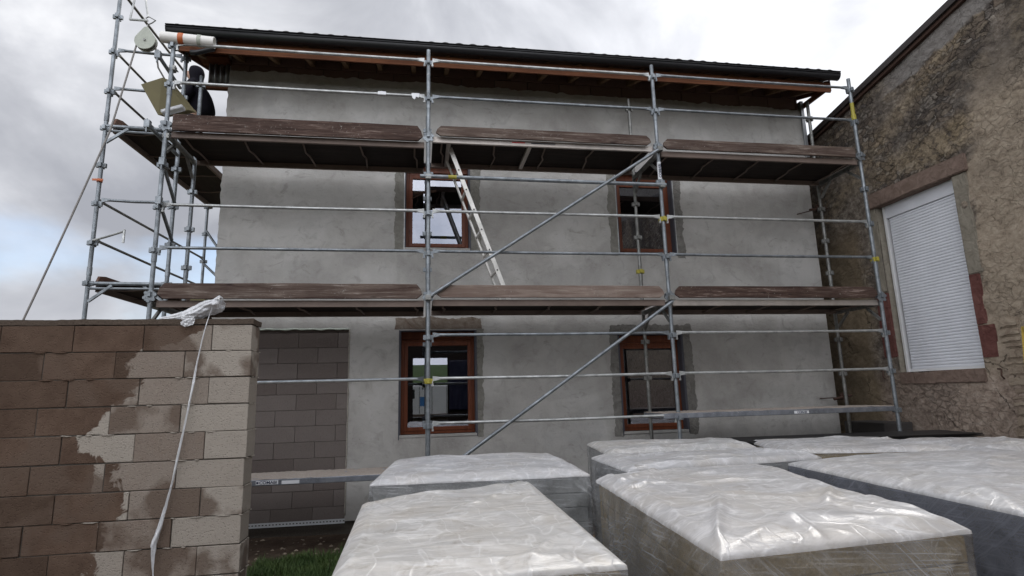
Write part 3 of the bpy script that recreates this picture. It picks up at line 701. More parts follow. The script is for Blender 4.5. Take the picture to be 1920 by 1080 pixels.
# boxed corner left: corrugated strip above a timber
def cor(u, v):
    x = -3.03+.29*u; return (x, 1.19+.018*math.sin((x)/.075*2*math.pi), 4.69+.30*v)
o = grid_mb(60, 1, cor).build('corrugated_panel', M['zinc'], house, smooth=True, fix=False); o.modifiers.new('t', 'SOLIDIFY').thickness = .003
MB().box(-3.06, -2.742, 1.16, 1.23, 4.61, 4.685).build('corner_batten', M['timber'], house, bevel=.003)
MB().box(-3.12, -2.742, 1.0, 1.23, 4.99, 5.06).build('corner_batten', M['timber'], house, bevel=.003)
# right: zinc flashing at the corner, closing board
MB().box(6.061, 6.12, 1.12, 1.2, 3.95, 4.93).build('corner_flashing', M['zinc'], house, bevel=.004)
MB().box(6.12, 6.17, .60, 1.6, 4.83, 4.90).build('corner_batten', M['timber'], house)

# ------------------------------------------------------------ scaffolds
def scaffold(label, loc):
    s = empty('scaffold', loc); tag(s, label, 'scaffold', 'tube scaffolds round the house'); return s
front = scaffold('galvanised three bay tube scaffold standing along the grey house front', (1.5, .44, GZ))
side = scaffold('narrow tube scaffold wrapping the left gable with a hoist rope', (-3.6, 2.3, GZ))
PR = .0242
def coupler(mb, x, y, z, ang=0):
    for k in range(2):
        a_ = ang+k*math.pi/2; d = Vector((math.cos(a_), math.sin(a_), 0)); c = Vector((x, y, z))
        mb.bar(c-d*.058, c+d*.058, .036, .055)
    mb.tube([(x, y, z-.032), (x, y, z+.032)], PR+.006, 10)
def post(par, x, y, z0, z1, rz, mat='galv', spec=None, ang=0, base=True):
    p = MB().tube([(x, y, z0), (x, y, z1)], PR, 14).build('post', M[mat], par, smooth='auto')
    for i, z in enumerate(rz):
        if z0 < z < z1:
            mb = MB(); coupler(mb, x, y, z, ang)
            cm = mat
            if spec and i in spec: cm = spec[i]
            mb.build('coupler', M[cm], p, bevel=.003)
    if base and z0 < -1.2:
        mb = MB(); mb.box(x-.075, x+.075, y-.075, y+.075, GZ, GZ+.008); mb.tube([(x, y, GZ), (x, y, z0+.02)], .017, 10); mb.tube([(x, y, z0-.05), (x, y, z0-.01)], .04, 8); mb.build('base_jack', M['galv_old'], p)
    # spigot joints
    for zj in (1.9, 3.9):
        if z0 < zj < z1:
            MB().tube([(x, y, zj-.05), (x, y, zj+.05)], PR+.004, 12).build('sleeve', M[mat], p, smooth='auto')
    return p
RZ = [k*.5-.02 for k in range(0, 10)]
RZM = [z for i, z in enumerate(RZ) if i not in (3, 7)]
pf = [post(front, x, 0, GZ+.2, zt, RZ, 'galv', sp) for x, zt, sp in ((-3, 4.52, None), (0, 4.66, {1: 'yellow'}), (3, 4.66, {5: 'yellow'}), (6, 4.66, {4: 'yellow'}))]
pin = [post(front, x, .88, GZ+.2, zt, RZM, 'galv_old' if x > 2 else 'galv', sp, base=True) for x, zt, sp in ((-3, 4.62, None), (0, 4.2, None), (3, 4.64, {3: 'yellow'}), (6, 4.78, None))]
def guard(par, a, b, mat='galv', r=.0178):
    """guardrail tube with flattened ends and a hooked foot"""
    a = Vector(a); b = Vector(b); d = (b-a).normalized(); mb = MB()
    A, B = a+d*.05, b-d*.05; mid = (A+B)/2-Vector((0, 0, random.uniform(0, .008)))
    mb.tube([A+d*.07, mid, B-d*.07], r, 10)
    for e0, sg in ((A, 1), (B, -1)):
        dd = d*sg
        up_ = Vector((0, 0, 1)); sd2 = dd.cross(up_).normalized()
        # flattened, widening end
        p0 = e0+dd*.09; q0 = [p0+up_*r*.8+sd2*r*.8, p0-up_*r*.8+sd2*r*.8, p0-up_*r*.8-sd2*r*.8, p0+up_*r*.8-sd2*r*.8]
        q1 = [e0+up_*.028+sd2*.006, e0-up_*.030+sd2*.006, e0-up_*.030-sd2*.006, e0+up_*.028-sd2*.006]
        mb.add(q0+q1, [(0, 1, 2, 3), (7, 6, 5, 4), (0, 4, 5, 1), (1, 5, 6, 2), (2, 6, 7, 3), (3, 7, 4, 0)])
        mb.bar(e0-up_*.03-dd*.0, e0-up_*.075, .03, .012, dd)
        mb.bar(e0-up_*.075-sd2*.012, e0-up_*.075+sd2*.012, .022, .022)
    return mb.build('guardrail', M[mat], par, smooth='auto')
for k in (9, 8, 5, 4, 2, 1, 0):
    z = k*.5+.01
    for bx in range(3):
        if (k == 2 and bx == 0) or (k == 0 and bx != 1): continue
        x0 = -3+3*bx; guard(front, (x0, -.012, z), (x0+3, -.012, z), random.choice(['galv', 'galv', 'galv_pale']))
if True:
    guard(front, (-3, -.012, .51), (0, -.012, .51)).name = 'guardrail'
def clamp(par, c, d1=(0, 0, 1), mat='galv_old'):
    c = Vector(c); mb = MB(); mb.tube([c-Vector(d1)*.03, c+Vector(d1)*.03], .034, 10)
    mb.box(c.x-.035, c.x+.035, c.y-.05, c.y-.02, c.z-.03, c.z+.03); mb.tube([c+Vector((.03, -.05, .0)), c+Vector((.03, .05, .0))], .009, 6)
    return mb.build('swivel_clamp', M[mat], par, bevel=.003)
o = MB().tube([(-.1, -.058, 2.935), (3.05, -.058, 2.925)], PR, 14).build('long_tube', M['galv'], front, smooth='auto')
MB().tube([(.24, -.058, 2.9337), (.34, -.058, 2.9333)], PR+.0015, 14).build('yellow_band', M['yellow'], o)
clamp(front, (.0, -.03, 2.93)); clamp(front, (3, -.03, 2.92))
def brace(par, a, b):
    mb = MB(); mb.tube([a, b], .021, 12)
    for q in (a, b): mb.tube([Vector(q)+Vector((0, -.02, 0)), Vector(q)+Vector((0, .06, 0))], .014, 8)
    return mb.build('diagonal_brace', M['galv'], par, smooth='auto')
brace(front, (.04, -.075, 1.47), (2.97, -.075, 3.40)); brace(front, (.0, -.075, -.62), (3.0, -.075, 1.39))
for x in (0, 3):
    clamp(front, (x, -.045, 1.44)); 
clamp(front, (3, -.045, 3.42))
# transoms at deck level with knee brackets
for x in (-3, 0, 3, 6):
    for z in (1.38, 3.38):
        mb = MB(); mb.bar((x, .02, z), (x, .86, z), .04, .055); t = mb.build('transom', M['galv_old'], front, bevel=.003)
        MB().bar((x, .84, z-.22), (x, .62, z-.03), .03, .03, (1, 0, 0)).build('knee_bracket', M['galv_old'], t); MB().bar((x, .04, z-.22), (x, .26, z-.03), .03, .03, (1, 0, 0)).build('knee_bracket', M['galv_old'], t)
        mb = MB()
        for k in range(6):     # perforated node plate round the post
            a_ = k*math.pi/3+.3; mb.tube([(x+.055*math.cos(a_), -.033, z+.08+.055*math.sin(a_)), (x+.055*math.cos(a_), -.018, z+.08+.055*math.sin(a_))], .019, 8)
        mb.box(x-.05, x+.05, -.031, -.02, z+.03, z+.13); mb.build('node_plate', M['galv'], t, bevel=.002)
# wall ties
for (x, z) in ((6, 3.02), (6, .16), (0, 3.1)):
    mb = MB(); mb.tube([(x-.06, .95, z-.02), (x-.22, HY+.0, z-.03)], .008, 6); mb.tube([(x-.18, .90, z-.04), (x+.12, .92, z+.01)], .02, 8); mb.box(x-.035, x+.035, .90, .96, z-.05, z+.05); mb.build('wall_tie', M['rusty'], front)
# stickers on posts
s = MB().tube([(3, 0, 3.02), (3, 0, 3.26)], PR+.0012, 14, cap=False).build('sticker', M['white'], pf[2])
letters('COMABI', .05, (3.014, -.0275, 3.04), M['ink'], pf[2], rot=(R(90), R(-90), 0), depth=.0006)
MB().tube([(6, 0, 4.02), (6, 0, 4.10)], .033, 12).build('yellow_tape', M['yellow'], pf[3]); 
MB().tube([(6, 0, 4.10), (6, 0, 4.28)], PR+.001, 12).build('yellow_tape', M['yellow'], pf[3])
# bits of white tape on the top left rail
MB().box(-.62, -.52, -.035, .01, 3.99, 4.035).build('tape_scrap', M['white'], front, bevel=.004)
MB().prism([(-.21, -.034, 4.035), (-.11, -.034, 4.035), (-.12, -.034, 3.975), (-.15, -.034, 3.99), (-.17, -.034, 3.95), (-.2, -.034, 3.97)], (0, .006, 0)).build('tape_scrap', M['white'], front)

# decks
def deck(x0, x1, z, label, bm_mat, y0=.02, y1=.85, par=None, wav=True, hatch=False):
    d = empty('scaffold_deck', ((x0+x1)/2, (y0+y1)/2, z)); tag(d, label, 'scaffold deck', 'decks of the front scaffold')
    for y in (y0, y1-.035):
        MB().box(x0, x1, y, y+.035, z-.085, z-.01).build('side_beam', M[bm_mat] if y == y0 else M['beam_brown'], d, bevel=.003)
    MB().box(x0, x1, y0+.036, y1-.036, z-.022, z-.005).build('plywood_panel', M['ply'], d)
    n = 5
    for i in range(n):
        x = x0+.12+(x1-x0-.24)*i/(n-1)
        j_ = random.uniform(-.04, .04)
        MB().tube([(x, y0+.036, z-.055), (x+j_, (y0+y1)/2-.05, z-.055), (x+j_+.03, (y0+y1)/2+.05, z-.055), (x+.03, y1-.036, z-.055)], .011, 8).build('cross_bar', M['beam_brown'], d, smooth=True)
    if hatch:
        for x in (x0+.18, x0+1.22): MB().box(x, x+.05, y0+.036, y1-.036, z-.07, z-.03).build('hatch_bar', M['beam_grey'], d)
    return d
DK = [(-2.95, -.05, 3.42, 'upper left deck of the front scaffold, brown edged with black underside', 'beam_brown', 0),
      (.05, 2.95, 3.50, 'upper middle scaffold deck with pale metal edge, above the ladder top', 'beam_grey', 1),
      (3.05, 5.97, 3.44, 'upper right scaffold deck reaching the old stone wall', 'beam_brown', 0),
      (-2.95, -.05, 1.43, 'lower left scaffold deck just above the block wall', 'beam_brown', 0),
      (.05, 2.95, 1.44, 'lower middle scaffold deck on which the ladder stands', 'beam_brown', 0),
      (3.05, 5.97, 1.44, 'lower right scaffold deck with pale edge beam beside the old wall', 'beam_grey', 0)]
decks = [deck(x0, x1, z, lb, bm, hatch=h_) for x0, x1, z, lb, bm, h_ in DK]
# toe boards with clipped corners
def toe(x0, x1, z0, h_, mat, label, clipL, clipR, y=-.048):
    zt = z0+h_; P = []
    def corner(x, sgn, cl):
        if cl: return [(x, z0+h_*.3), (x+sgn*.018, z0+h_*.66), (x+sgn*.065, zt-.003)]
        return [(x, z0), (x, zt)]
    L_ = corner(x0, 1, clipL); Rr = corner(x1, -1, clipR)
    poly = [(x0+(.06 if clipL else 0), z0)] if clipL else []
    poly += L_+[(x0+(x1-x0)*k/12, zt+.004*nz(k*1.7, x0, z0)) for k in range(2, 11)]+list(reversed(Rr))
    if clipR: poly += [(x1-.06, z0)]
    poly += [(x0+(x1-x0)*k/12, z0+.004*nz(k*1.3, x0, z0+5)) for k in range(10, 1, -1)]
    o_ = MB().prism([(a_, y, b_) for a_, b_ in poly], (0, .03, 0)).build('toe_board', M[mat], bevel=.004)
    return tag(o_, label, 'toe board', 'wooden toe boards of the front scaffold')
toe(-2.92, -.07, 3.395, .20, 'toe_dark', 'dark red brown toe board on the upper left bay, paint peeling', 0, 1)
toe(.09, 2.90, 3.475, .135, 'toe_mid', 'grey brown toe board on the upper middle bay above the ladder', 1, 1)
toe(3.06, 5.90, 3.435, .145, 'toe_mid', 'brown toe board on the upper right bay under the eaves', 1, 0)
toe(-2.92, -.07, 1.43, .175, 'toe_mid', 'worn red and grey toe board on the lower left bay above the block wall', 1, 1)
toe(.09, 2.92, 1.445, .15, 'toe_pale', 'palest toe board, pinkish bare wood on the lower middle bay', 1, 1)
toe(3.06, 5.93, 1.445, .15, 'toe_dark', 'dark red toe board on the lower right bay beside the roller shutter', 1, 1)
# low planks
def lowplank(x0, x1, z, label, logo_x):
    d = empty('scaffold_plank', ((x0+x1)/2, .2, z)); tag(d, label, 'scaffold plank', 'low steel planks of the front scaffold')
    MB().box(x0, x1, -.03, .60, z-.075, z-.012).build('steel_body', M['plank_steel'], d, bevel=.006)
    def f(u, v): 
        x = x0+(x1-x0)*u; y = -.028+.626*v; return (x, y, z-.008+.008*nz(x*9, y*14)+.006*nz(x*30, y*30))
    o_ = grid_mb(120, 30, f).build('cement_crust', M['plank_dirty'], d, smooth=True, fix=False); o_.modifiers.new('t', 'SOLIDIFY').thickness = .006
    return d
d = lowplank(-2.95, -.02, -.50, 'low steel plank with pale cement crust beside the block wall', -1.8)
MB().box(-1.80, -1.575, -.0335, -.0305, -.562, -.522).build('sticker', M['white'], d)
letters('COMABI', .042, (-1.765, -.0342, -.556), M['ink'], d, width=.175)
MB().box(-1.794, -1.772, -.0348, -.034, -.552, -.532).build('logo_square', M['ink'], d)
MB().box(-1.54, -1.36, -.0335, -.0305, -.565, -.53).build('sticker', M['white'], d)
d = lowplank(2.80, 5.95, .045, 'low steel plank with pale cement crust in front of the right ground window', 4.5)
MB().box(4.52, 4.72, -.0335, -.0305, -.02, .012).build('sticker', M['white'], d)
letters('COMABI', .032, (4.56, -.0342, -.014), M['ink'], d, width=.13)
# mark on the upper middle deck beam
MB().box(1.05, 1.22, .0172, .0196, 3.452, 3.466).build('red_mark', M['red'], decks[1])
MB().box(1.30, 1.62, .0172, .0196, 3.450, 3.466).build('dark_mark', M['bead'], decks[1])

# ---- gable scaffold (wraps the left gable)
P0 = (-4.03, .75); PB = (-3.18, .80); P0f = (-3.86, 3.82); PBf = (-3.02, 3.85)
RS = [z+.30 for z in RZ]
RS[9] = 4.84; RS.append(5.35)
ang = .06
pa = post(side, *P0, GZ+.2, 6.3, [z-.03 for z in RS], 'galv', ang=ang); pb = post(side, *PB, GZ+.2, 4.9, [z-.03 for z in RS], 'galv', ang=ang)
pc = post(side, *P0f, GZ+.2, 4.9, [z-.03 for z in RS], 'galv', ang=ang); pd = post(side, *PBf, GZ+.2, 4.9, [z-.03 for z in RS], 'galv', ang=ang)
def v3(p, z, dy=0): return (p[0], p[1]+dy, z)
for z in (2.80, 4.30, 4.84): guard(side, v3(P0, z, -.01), v3(PB, z, -.01), 'galv')
for z in (1.75, 3.78):
    mb = MB(); mb.tube([v3(P0, z), v3(PB, z)], PR, 12); mb.bar((P0[0]+.02, P0[1], z-.22), (P0[0]+.26, P0[1]+.01, z-.02), .03, .03); mb.bar((PB[0]-.02, PB[1], z-.22), (PB[0]-.26, PB[1]+.01, z-.02), .03, .03); mb.tube([v3(P0, z-.06), v3(PB, z-.06)], .017, 8)
    mb.build('transom', M['galv'], side, smooth='auto')
    mb = MB(); mb.tube([v3(P0f, z), v3(PBf, z)], PR, 12); mb.build('transom', M['galv_old'], side, smooth='auto')
for z in (2.30, 2.80, 4.30, 4.84): guard(side, v3(P0, z), v3(P0f, z), 'galv_old', .017)
for z in (5.72,): guard(side, (P0[0]+.0, P0[1], z), v3(P0f, z-.1), 'galv_old', .019)
brace(side, (P0f[0]+.02, 3.8, 2.7), (PBf[0], 3.82, 1.9)); brace(side, (P0f[0]+.02, 3.8, 3.3), (PBf[0], 3.82, 2.1))
# coupling tubes between the two scaffolds
for a, b in (((-3.02, -.30, 4.17), (-3.12, .55, 4.25)), ((-3.06, -.30, 3.33), (-3.10, .6, 3.36)), ((-2.97, -.08, 2.99), (PB[0]+.03, .76, 2.78)), ((-2.97, -.08, 2.53), (PB[0]+.03, .76, 2.31))):
    a = Vector(a); b = Vector(b)
    mb = MB(); mb.tube([a, b], .021, 10); o = mb.build('coupling_tube', M['galv'], side, smooth='auto')
    mb = MB(); mb.box(a.x-.03, a.x+.03, a.y-.03, a.y+.03, a.z-.045, a.z+.045); mb.tube([a+Vector((0, -.02, -.1)), a+Vector((0, -.02, .06))], .010, 6); mb.build('swivel_clamp', M['galv'], o, bevel=.01)
    t_ = max(0, min(1, (0-a.y)/(b.y-a.y))); clamp(side, (-2.99, 0.03, a.z+(b.z-a.z)*t_))
# swing bracket on the outer post
mb = MB(); mb.tube([(-4.03, .72, 2.27), (-3.85, .65, 2.30), (-3.63, .6, 2.36)], .014, 8); mb.bar((-3.62, .6, 2.385), (-3.62, .6, 2.22), .02, .02, (1, 0, 0)); mb.build('swing_bracket', M['galv_pale'], side)
mb = MB(); mb.tube([(-4.03, .75, 3.03), (-4.03, .75, 3.07)], .032, 10); mb.box(-4.09, -3.97, .70, .71, 3.035, 3.06); mb.build('orange_tape', M['orange'], pa)
def sdeck(z, label, zt):
    d = empty('scaffold_deck', (-3.55, 2.3, z)); tag(d, label, 'scaffold deck', 'decks of the gable scaffold')
    def q(u, v, zz): # u across, v along
        x = (P0[0]+.06)*(1-u)+(PB[0]-.04)*u+.17*v; return (x, .80+3.0*v, zz)
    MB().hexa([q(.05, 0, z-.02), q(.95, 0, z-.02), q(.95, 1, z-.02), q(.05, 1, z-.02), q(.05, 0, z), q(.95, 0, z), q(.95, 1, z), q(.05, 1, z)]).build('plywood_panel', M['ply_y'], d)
    for u0 in (0, .955):
        MB().hexa([q(u0, 0, z-.085), q(u0+.045, 0, z-.085), q(u0+.045, 1, z-.085), q(u0, 1, z-.085), q(u0, 0, z-.004), q(u0+.045, 0, z-.004), q(u0+.045, 1, z-.004), q(u0, 1, z-.004)]).build('side_beam', M['beam_brown'], d)
    for k in range(5):
        v = .03+.235*k; MB().tube([q(.05, v, z-.05), q(.4, v+.01, z-.05), q(.6, v-.005, z-.05), q(.95, v, z-.05)], .009, 6).build('cross_bar', M['beam_brown'], d)
    return q
q = sdeck(1.74, 'lower deck of the gable scaffold left of the house corner', 1)
h_ = .13
o = MB().prism([q(-.03, 0, 1.75), q(-.03, .02, 1.86), q(-.03, .06, 1.88), q(-.03, 1, 1.88), q(-.03, 1, 1.75)], (.028, 0, 0)).build('toe_board', M['toe_y'], bevel=.003)
tag(o, 'brown toe board on the lower gable deck, pointing away from the camera', 'toe board', 'toe boards of the gable scaffold')
q = sdeck(3.80, 'upper deck of the gable scaffold below the worker in black', 1)
o = MB().prism([q(-.03, 0, 3.82), q(-.03, .02, 3.94), q(-.03, .06, 3.97), q(-.03, 1, 3.97), q(-.03, 1, 3.82)], (.028, 0, 0)).build('toe_board', M['toe_y'], bevel=.003)
tag(o, 'grey brown toe board on the upper gable deck beside the worker', 'toe board', 'toe boards of the gable scaffold')

# ---- hoist: gin wheel, its hanger and rope
hw = empty('gin_wheel', (-3.6, .6, 4.75)); tag(hw, 'round grey pulley wheel hanging from the top of the scaffold', 'pulley')
C0 = Vector((-3.595, .6, 4.90))
poly = []
for k in range(17): 
    a_ = -math.pi/2-2.3+4.6*k/16; poly.append((C0.x+.125*math.cos(a_), .565, C0.z+.125*math.sin(a_)))
poly.append((C0.x+.02, .565, C0.z+.19)); poly.append((C0.x-.02, .565, C0.z+.19))
MB().prism(poly, (0, .02, 0)).build('side_plate', M['pulley'], hw, bevel=.004)
MB().prism([(x, y+.06, z) for x, y, z in poly], (0, .02, 0)).build('side_plate', M['pulley'], hw, bevel=.004)
MB().tube([(C0.x, .588, C0.z), (C0.x, .622, C0.z)], .10, 24).build('sheave', M['galv_old'], hw, smooth='auto')
MB().tube([(C0.x, .55, C0.z), (C0.x, .66, C0.z)], .014, 10).build('axle', M['galv_old'], hw)
MB().tube([(C0.x, .6, C0.z+.18), (C0.x, .6, C0.z+.24), (C0.x+.05, .6, C0.z+.27), (C0.x+.09, .6, C0.z+.31), (C0.x, .6, C0.z+.36), (C0.x-.03, .6, C0.z+.33)], .008, 8).build('hook', M['galv_old'], hw)
arm = MB(); arm.tube([(-3.97, .75, 5.75), (-3.60, .6, 5.75)], .02, 10); arm.build('hoist_arm', M['galv'], side)
mb = MB(); mb.tube([(-3.60, .6, 5.25), (-3.70, .6, 5.75)], .011, 8); mb.tube([(-3.84, .66, 5.24), (-3.60, .6, 5.20)], .016, 8); mb.tube([(-3.84, .66, 5.24), (-3.80, .68, 5.75)], .013, 8); mb.build('hoist_hanger', M['galv_pale'], side)
# rope: from an anchor by the camera up over the wheel and down again
pts = []
B = Vector((C0.x-.105, .605, C0.z-.03)); A = Vector((-4.72, -.1, -.60)); K1 = Vector((-3.80, .42, 3.58))
for k in range(21):
    t = k/20; p = A.lerp(K1, t); p.z -= .10*math.sin(math.pi*t); pts.append(p)
for k in range(1, 11): pts.append(K1.lerp(B, k/10))
for k in range(9):
    a_ = math.pi-math.pi*k/8; pts.append(Vector((C0.x+.105*math.cos(a_), .605, C0.z+.105*math.sin(a_))))
pts += [Vector((C0.x+.13, .7, 4.6)), Vector((C0.x+.24, 1.0, 4.35)), Vector((C0.x+.26, 1.1, 3.85))]
tag(MB().tube(pts, .011, 7).build('rope', M['rope'], smooth=True), 'thin grey rope running from the pulley down to the left', 'rope')

# ---- olive board leaning by the corner
c = [Vector((-3.51, .40, 4.19)), Vector((-3.28, .42, 4.31)), Vector((-3.00, .56, 3.96)), Vector((-3.29, .42, 3.80))]
n_ = (c[1]-c[0]).cross(c[3]-c[0]).normalized()
mb = MB(); mb.prism(c, (.06, .10, .02)); o = mb.build('insulation_board', M['olive'], bevel=.006); tag(o, 'tilted olive board hanging between the posts at the top left corner', 'board')
mb = MB(); mb.bar((-3.19, .3, 3.77), (-2.95, .3, 3.86), .10, .05); o = mb.build('cement_bag_roll', M['bag'], bevel=.015); tag(o, 'small crumpled white roll lying under the olive board at the corner', 'plastic roll')
MB_ = MB().box(-2.80, -2.64, .55, .80, 1.435, 1.60); o = MB_.build('wood_offcut', M['olive'], bevel=.004); tag(o, 'olive wooden offcut lying on the lower left deck by the house corner', 'wood block')
mb = MB(); mb.box(5.60, 5.72, .55, .80, 3.46, 3.66); o = mb.build('small_box', M['white'], bevel=.006); tag(o, 'small grey box standing on the upper right deck', 'box')
mb = MB(); mb.tube([(5.84, .62, 3.46), (5.84, .62, 3.62), (5.84, .62, 3.64)], [.10, .105, .09], 16); mb.tube([(5.84, .52, 3.62), (5.84, .55, 3.70), (5.84, .69, 3.70), (5.84, .72, 3.62)], .004, 6); o = mb.build('bucket', M['black']); tag(o, 'dark bucket beside the small box on the upper right deck', 'bucket')

# ---- pipe on top rail
pp = empty('drain_pipe', (-2.84, -.01, 4.50)); tag(pp, 'white plastic pipe with orange tape lying on the top rail at left', 'pipe')
def pipe(u, v):
    a_ = 2*math.pi*u; t = v; 
    seq = [(0, .063), (.10, .063), (.60, .063), (.60, .063)]
    return None
A = Vector((-3.13, -.03, 4.575)); B = Vector((-2.55, .0, 4.565))
mb = MB(); n = 28; d_ = (B-A).normalized(); u_ = d_.cross(Vector((0, 0, 1))).normalized(); w_ = u_.cross(d_)
rings = [(0, .064), (.02, .066), (1, .066), (1, .058), (0, .058), (0, .064)]
vs = []
for t, r_ in rings: vs += [A+d_*(t*(B-A).length)+(u_*math.cos(2*math.pi*j/n)+w_*math.sin(2*math.pi*j/n))*r_ for j in range(n)]
mb.add(vs, [(i*n+j, i*n+(j+1) % n, (i+1)*n+(j+1) % n, (i+1)*n+j) for i in range(5) for j in range(n)])
mb.build('tube', M['pvc'], pp, smooth='auto')
MB().tube([A+d_*.19, A+d_*.25], .0685, 28).build('orange_tape', M['orange'], pp, smooth='auto')
MB().tube([A+d_*.235+w_*.0, A+d_*.20], .0705, 28).build('orange_tape', M['orange'], pp, smooth='auto')
MB().tube([A+d_*.40, A+d_*.44], .072, 28).build('socket_ring', M['pulley'], pp, smooth='auto')

# ---- ladder
ld = empty('ladder', (.95, .45, 1.45)); tag(ld, 'aluminium ladder leaning from the lower deck up through the upper deck', 'ladder')
r1a, r1b = Vector((1.0, .25, 1.45)), Vector((.28, .25, 3.45)); off = Vector((-.03, .38, .0))
for o_, z_ in ((Vector((0, 0, 0)), 1), (off, 0)):
    MB().bar(r1a+o_, r1b+o_, .055 if z_ else .025, .025 if z_ else .055, (0, 1, 0) if z_ else (0, 1, 0)).build('stile', M['alu'], ld, bevel=.003)
dl = (r1b-r1a)
for k in range(7):
    p = r1a+dl*((.14+k*.278)/dl.length)
    MB().bar(p+Vector((0, -.0, 0)), p+off, .028, .028).build('rung', M['alu'], ld, bevel=.003)
    MB().bar(p+Vector((0, -.0155, 0)), p+Vector((0, -.0125, 0)), .018, .018).build('rung_end', M['blacksheet'], ld)

# ------------------------------------------------------------ block wall (left foreground)
bw = empty('block_wall', (-2.6, -1.8, GZ)); tag(bw, 'rough concrete block wall in the left foreground, half of it damp brown', 'wall')
mb = MB(); mb.tint = []
zb = [.905-.2045*k for k in range(13)]
first_off = [.215, .44, .20, .45, .19, .44, .21, .45, .20, .43, .21, .45]
XE = -1.405
for r_, (zt, z0) in enumerate(zip(zb, zb[1:])):
    x = XE; k = 0; sh = random.uniform(-.006, .006)
    while x > -7.2:
        ln = (.30 if r_ % 2 == 0 else .485) if k == 0 else .49
        if r_ == 0 and k == 0: ln = .30
        j_ = random.uniform(-.004, .005); n0 = len(mb.v)
        x1 = x-random.uniform(.001, .004)+(sh if k == 0 else 0)+random.uniform(-.002, .002); x0 = x-ln+.004
        tl = random.uniform(-.003, .003)
        mb.hexa([(x0, -1.9+j_, z0+.0055+tl), (x1, -1.9+j_+tl, z0+.0055-tl), (x1, -1.675, z0+.0055), (x0, -1.675, z0+.0055), (x0, -1.9+j_, zt-.0055), (x1, -1.9+j_+tl, zt-.0055), (x1, -1.675, zt-.0055), (x0, -1.675, zt-.0055)])
        ga, gb = random.uniform(.002, .0055), random.uniform(.002, .0055)
        for q_ in range(n0, len(mb.v)):
            vx, vy, vz = mb.v[q_]; mb.v[q_] = (vx, vy, vz-.0055+ga if vz < (z0+zt)/2 else vz+.0055-gb)
        tv = random.random()
        if k < 3: tv = [.05, .75, .1, .65, .2, .9][(r_*2+k*3) % 6]+random.uniform(-.05, .1)
        mb.tint += [(max(0, min(1, tv)), random.random(), random.random(), 1)]*(len(mb.v)-n0)
        x -= ln; k += 1
mb.build('blocks', M['block'], bw, bevel=.004)
mb = MB(); mb.box(-7.2, XE-.012, -1.890, -1.69, GZ-.05, .905); mb.build('mortar_joints', M['mortar_dark'], bw)
# squeezed-out mortar crumbs along joints
mb = MB()
for z in zb[1:-1]:
    x = -3.6
    while x < XE-.02:
        if nz(x*3, z*7.3, 4) > .22:
            L_ = random.uniform(.03, .12); mb.tube([(x, -1.899, z), (x+L_*.3, -1.905, z+random.uniform(-.003, .003)), (x+L_*.7, -1.904, z-.002), (x+L_, -1.899, z)], [.001, .0045, .005, .001], 5, False); x += L_
        x += random.uniform(.02, .08)
    for y in [-1.88+i*.03 for i in range(7)]:
        if random.random() < .55: mb.tube([(XE, y, z), (XE+.006, y+.015, z-.002), (XE, y+.03, z)], [.002, .006, .002], 5, False)
mb.build('mortar_crumbs', M['block'], bw, fix=False)
def capf(u, v):
    x = -7.2+(7.2+XE+.004)*u; y = -1.902+.235*v; return (x, y, .95+.004*nz(x*4, y*8)+.003*nz(x*20, y*20))
mb = grid_mb(400, 8, capf); o = mb.build('cap_mortar', M['cap'], bw, fix=False); md = o.modifiers.new('t', 'SOLIDIFY'); md.thickness = .042; md.offset = -1

# plastic film bundle and twisted strand over the block wall
pl = empty('plastic_strip', (-1.75, -1.93, .95)); tag(pl, 'crumpled white plastic sheet and twisted strand hanging down the block wall', 'plastic sheet')
def bagf(u, v):
    t = u; cx = -2.12+.46*t; cz = .956+.02*t+.10*max(0, t-.45)**.8*1.5; a_ = 2*math.pi*v
    rz_ = .012+.052*math.sin(min(1, t*1.15)*math.pi*.62)**1.5; ry = .03+.075*t
    fold = 1+.28*nz(t*5, math.cos(a_)*2.2, math.sin(a_)*2.2)+.16*nz(t*13, math.cos(a_)*5, math.sin(a_)*5)
    if u == 0 or u == 1: fold *= .35 if u == 0 else .7
    return (cx+.02*nz(t*4, v*5, 3), -1.83+ry*math.cos(a_)*fold-.035*t, cz+rz_*math.sin(a_)*fold+.008)
grid_mb(60, 48, bagf).build('bundle', M['bag'], pl, smooth=True, fix=False)
def flap(u, v):
    return (-1.93+.10*u+.02*nz(u*4, v*3), -1.905-.022-.012*nz(u*7, v*7, 2), .97-.085*v*(1-.5*abs(u-.4)))
o = grid_mb(16, 14, flap).build('flap', M['bag'], pl, smooth=True, fix=False)
S = [(-1.70, 1.085), (-1.712, 1.02), (-1.735, .93), (-1.765, .78), (-1.79, .60), (-1.80, .46), (-1.825, .28), (-1.845, .12), (-1.87, -.08), (-1.895, -.25), (-1.925, -.42), (-1.955, -.58), (-1.99, -.70), (-1.985, -.80), (-1.975, -.9), (-1.97, -1.05)]
wid = [.006, .0035, .004, .005, .006, .011, .008, .007, .011, .008, .010, .018, .023, .012, .005, .004]
pts = []; rr = []
for i in range(len(S)-1):
    for k in range(6):
        t = k/6; pts.append(Vector((S[i][0]*(1-t)+S[i+1][0]*t, -1.918-.010, S[i][1]*(1-t)+S[i+1][1]*t))); rr.append(wid[i]*(1-t)+wid[i+1]*t)
mb = MB(); n = 14; vs = []
for i, (p, r_) in enumerate(zip(pts, rr)):
    for j in range(n):
        a_ = 2*math.pi*j/n; tw = i*.35; f_ = 1+.35*math.sin(3*a_+tw)+.3*nz(i*.4, j*.9)
        vs.append(p+Vector((r_*.8*math.cos(a_)*f_, r_*.45*math.sin(a_)*f_-r_*.25, 0)))
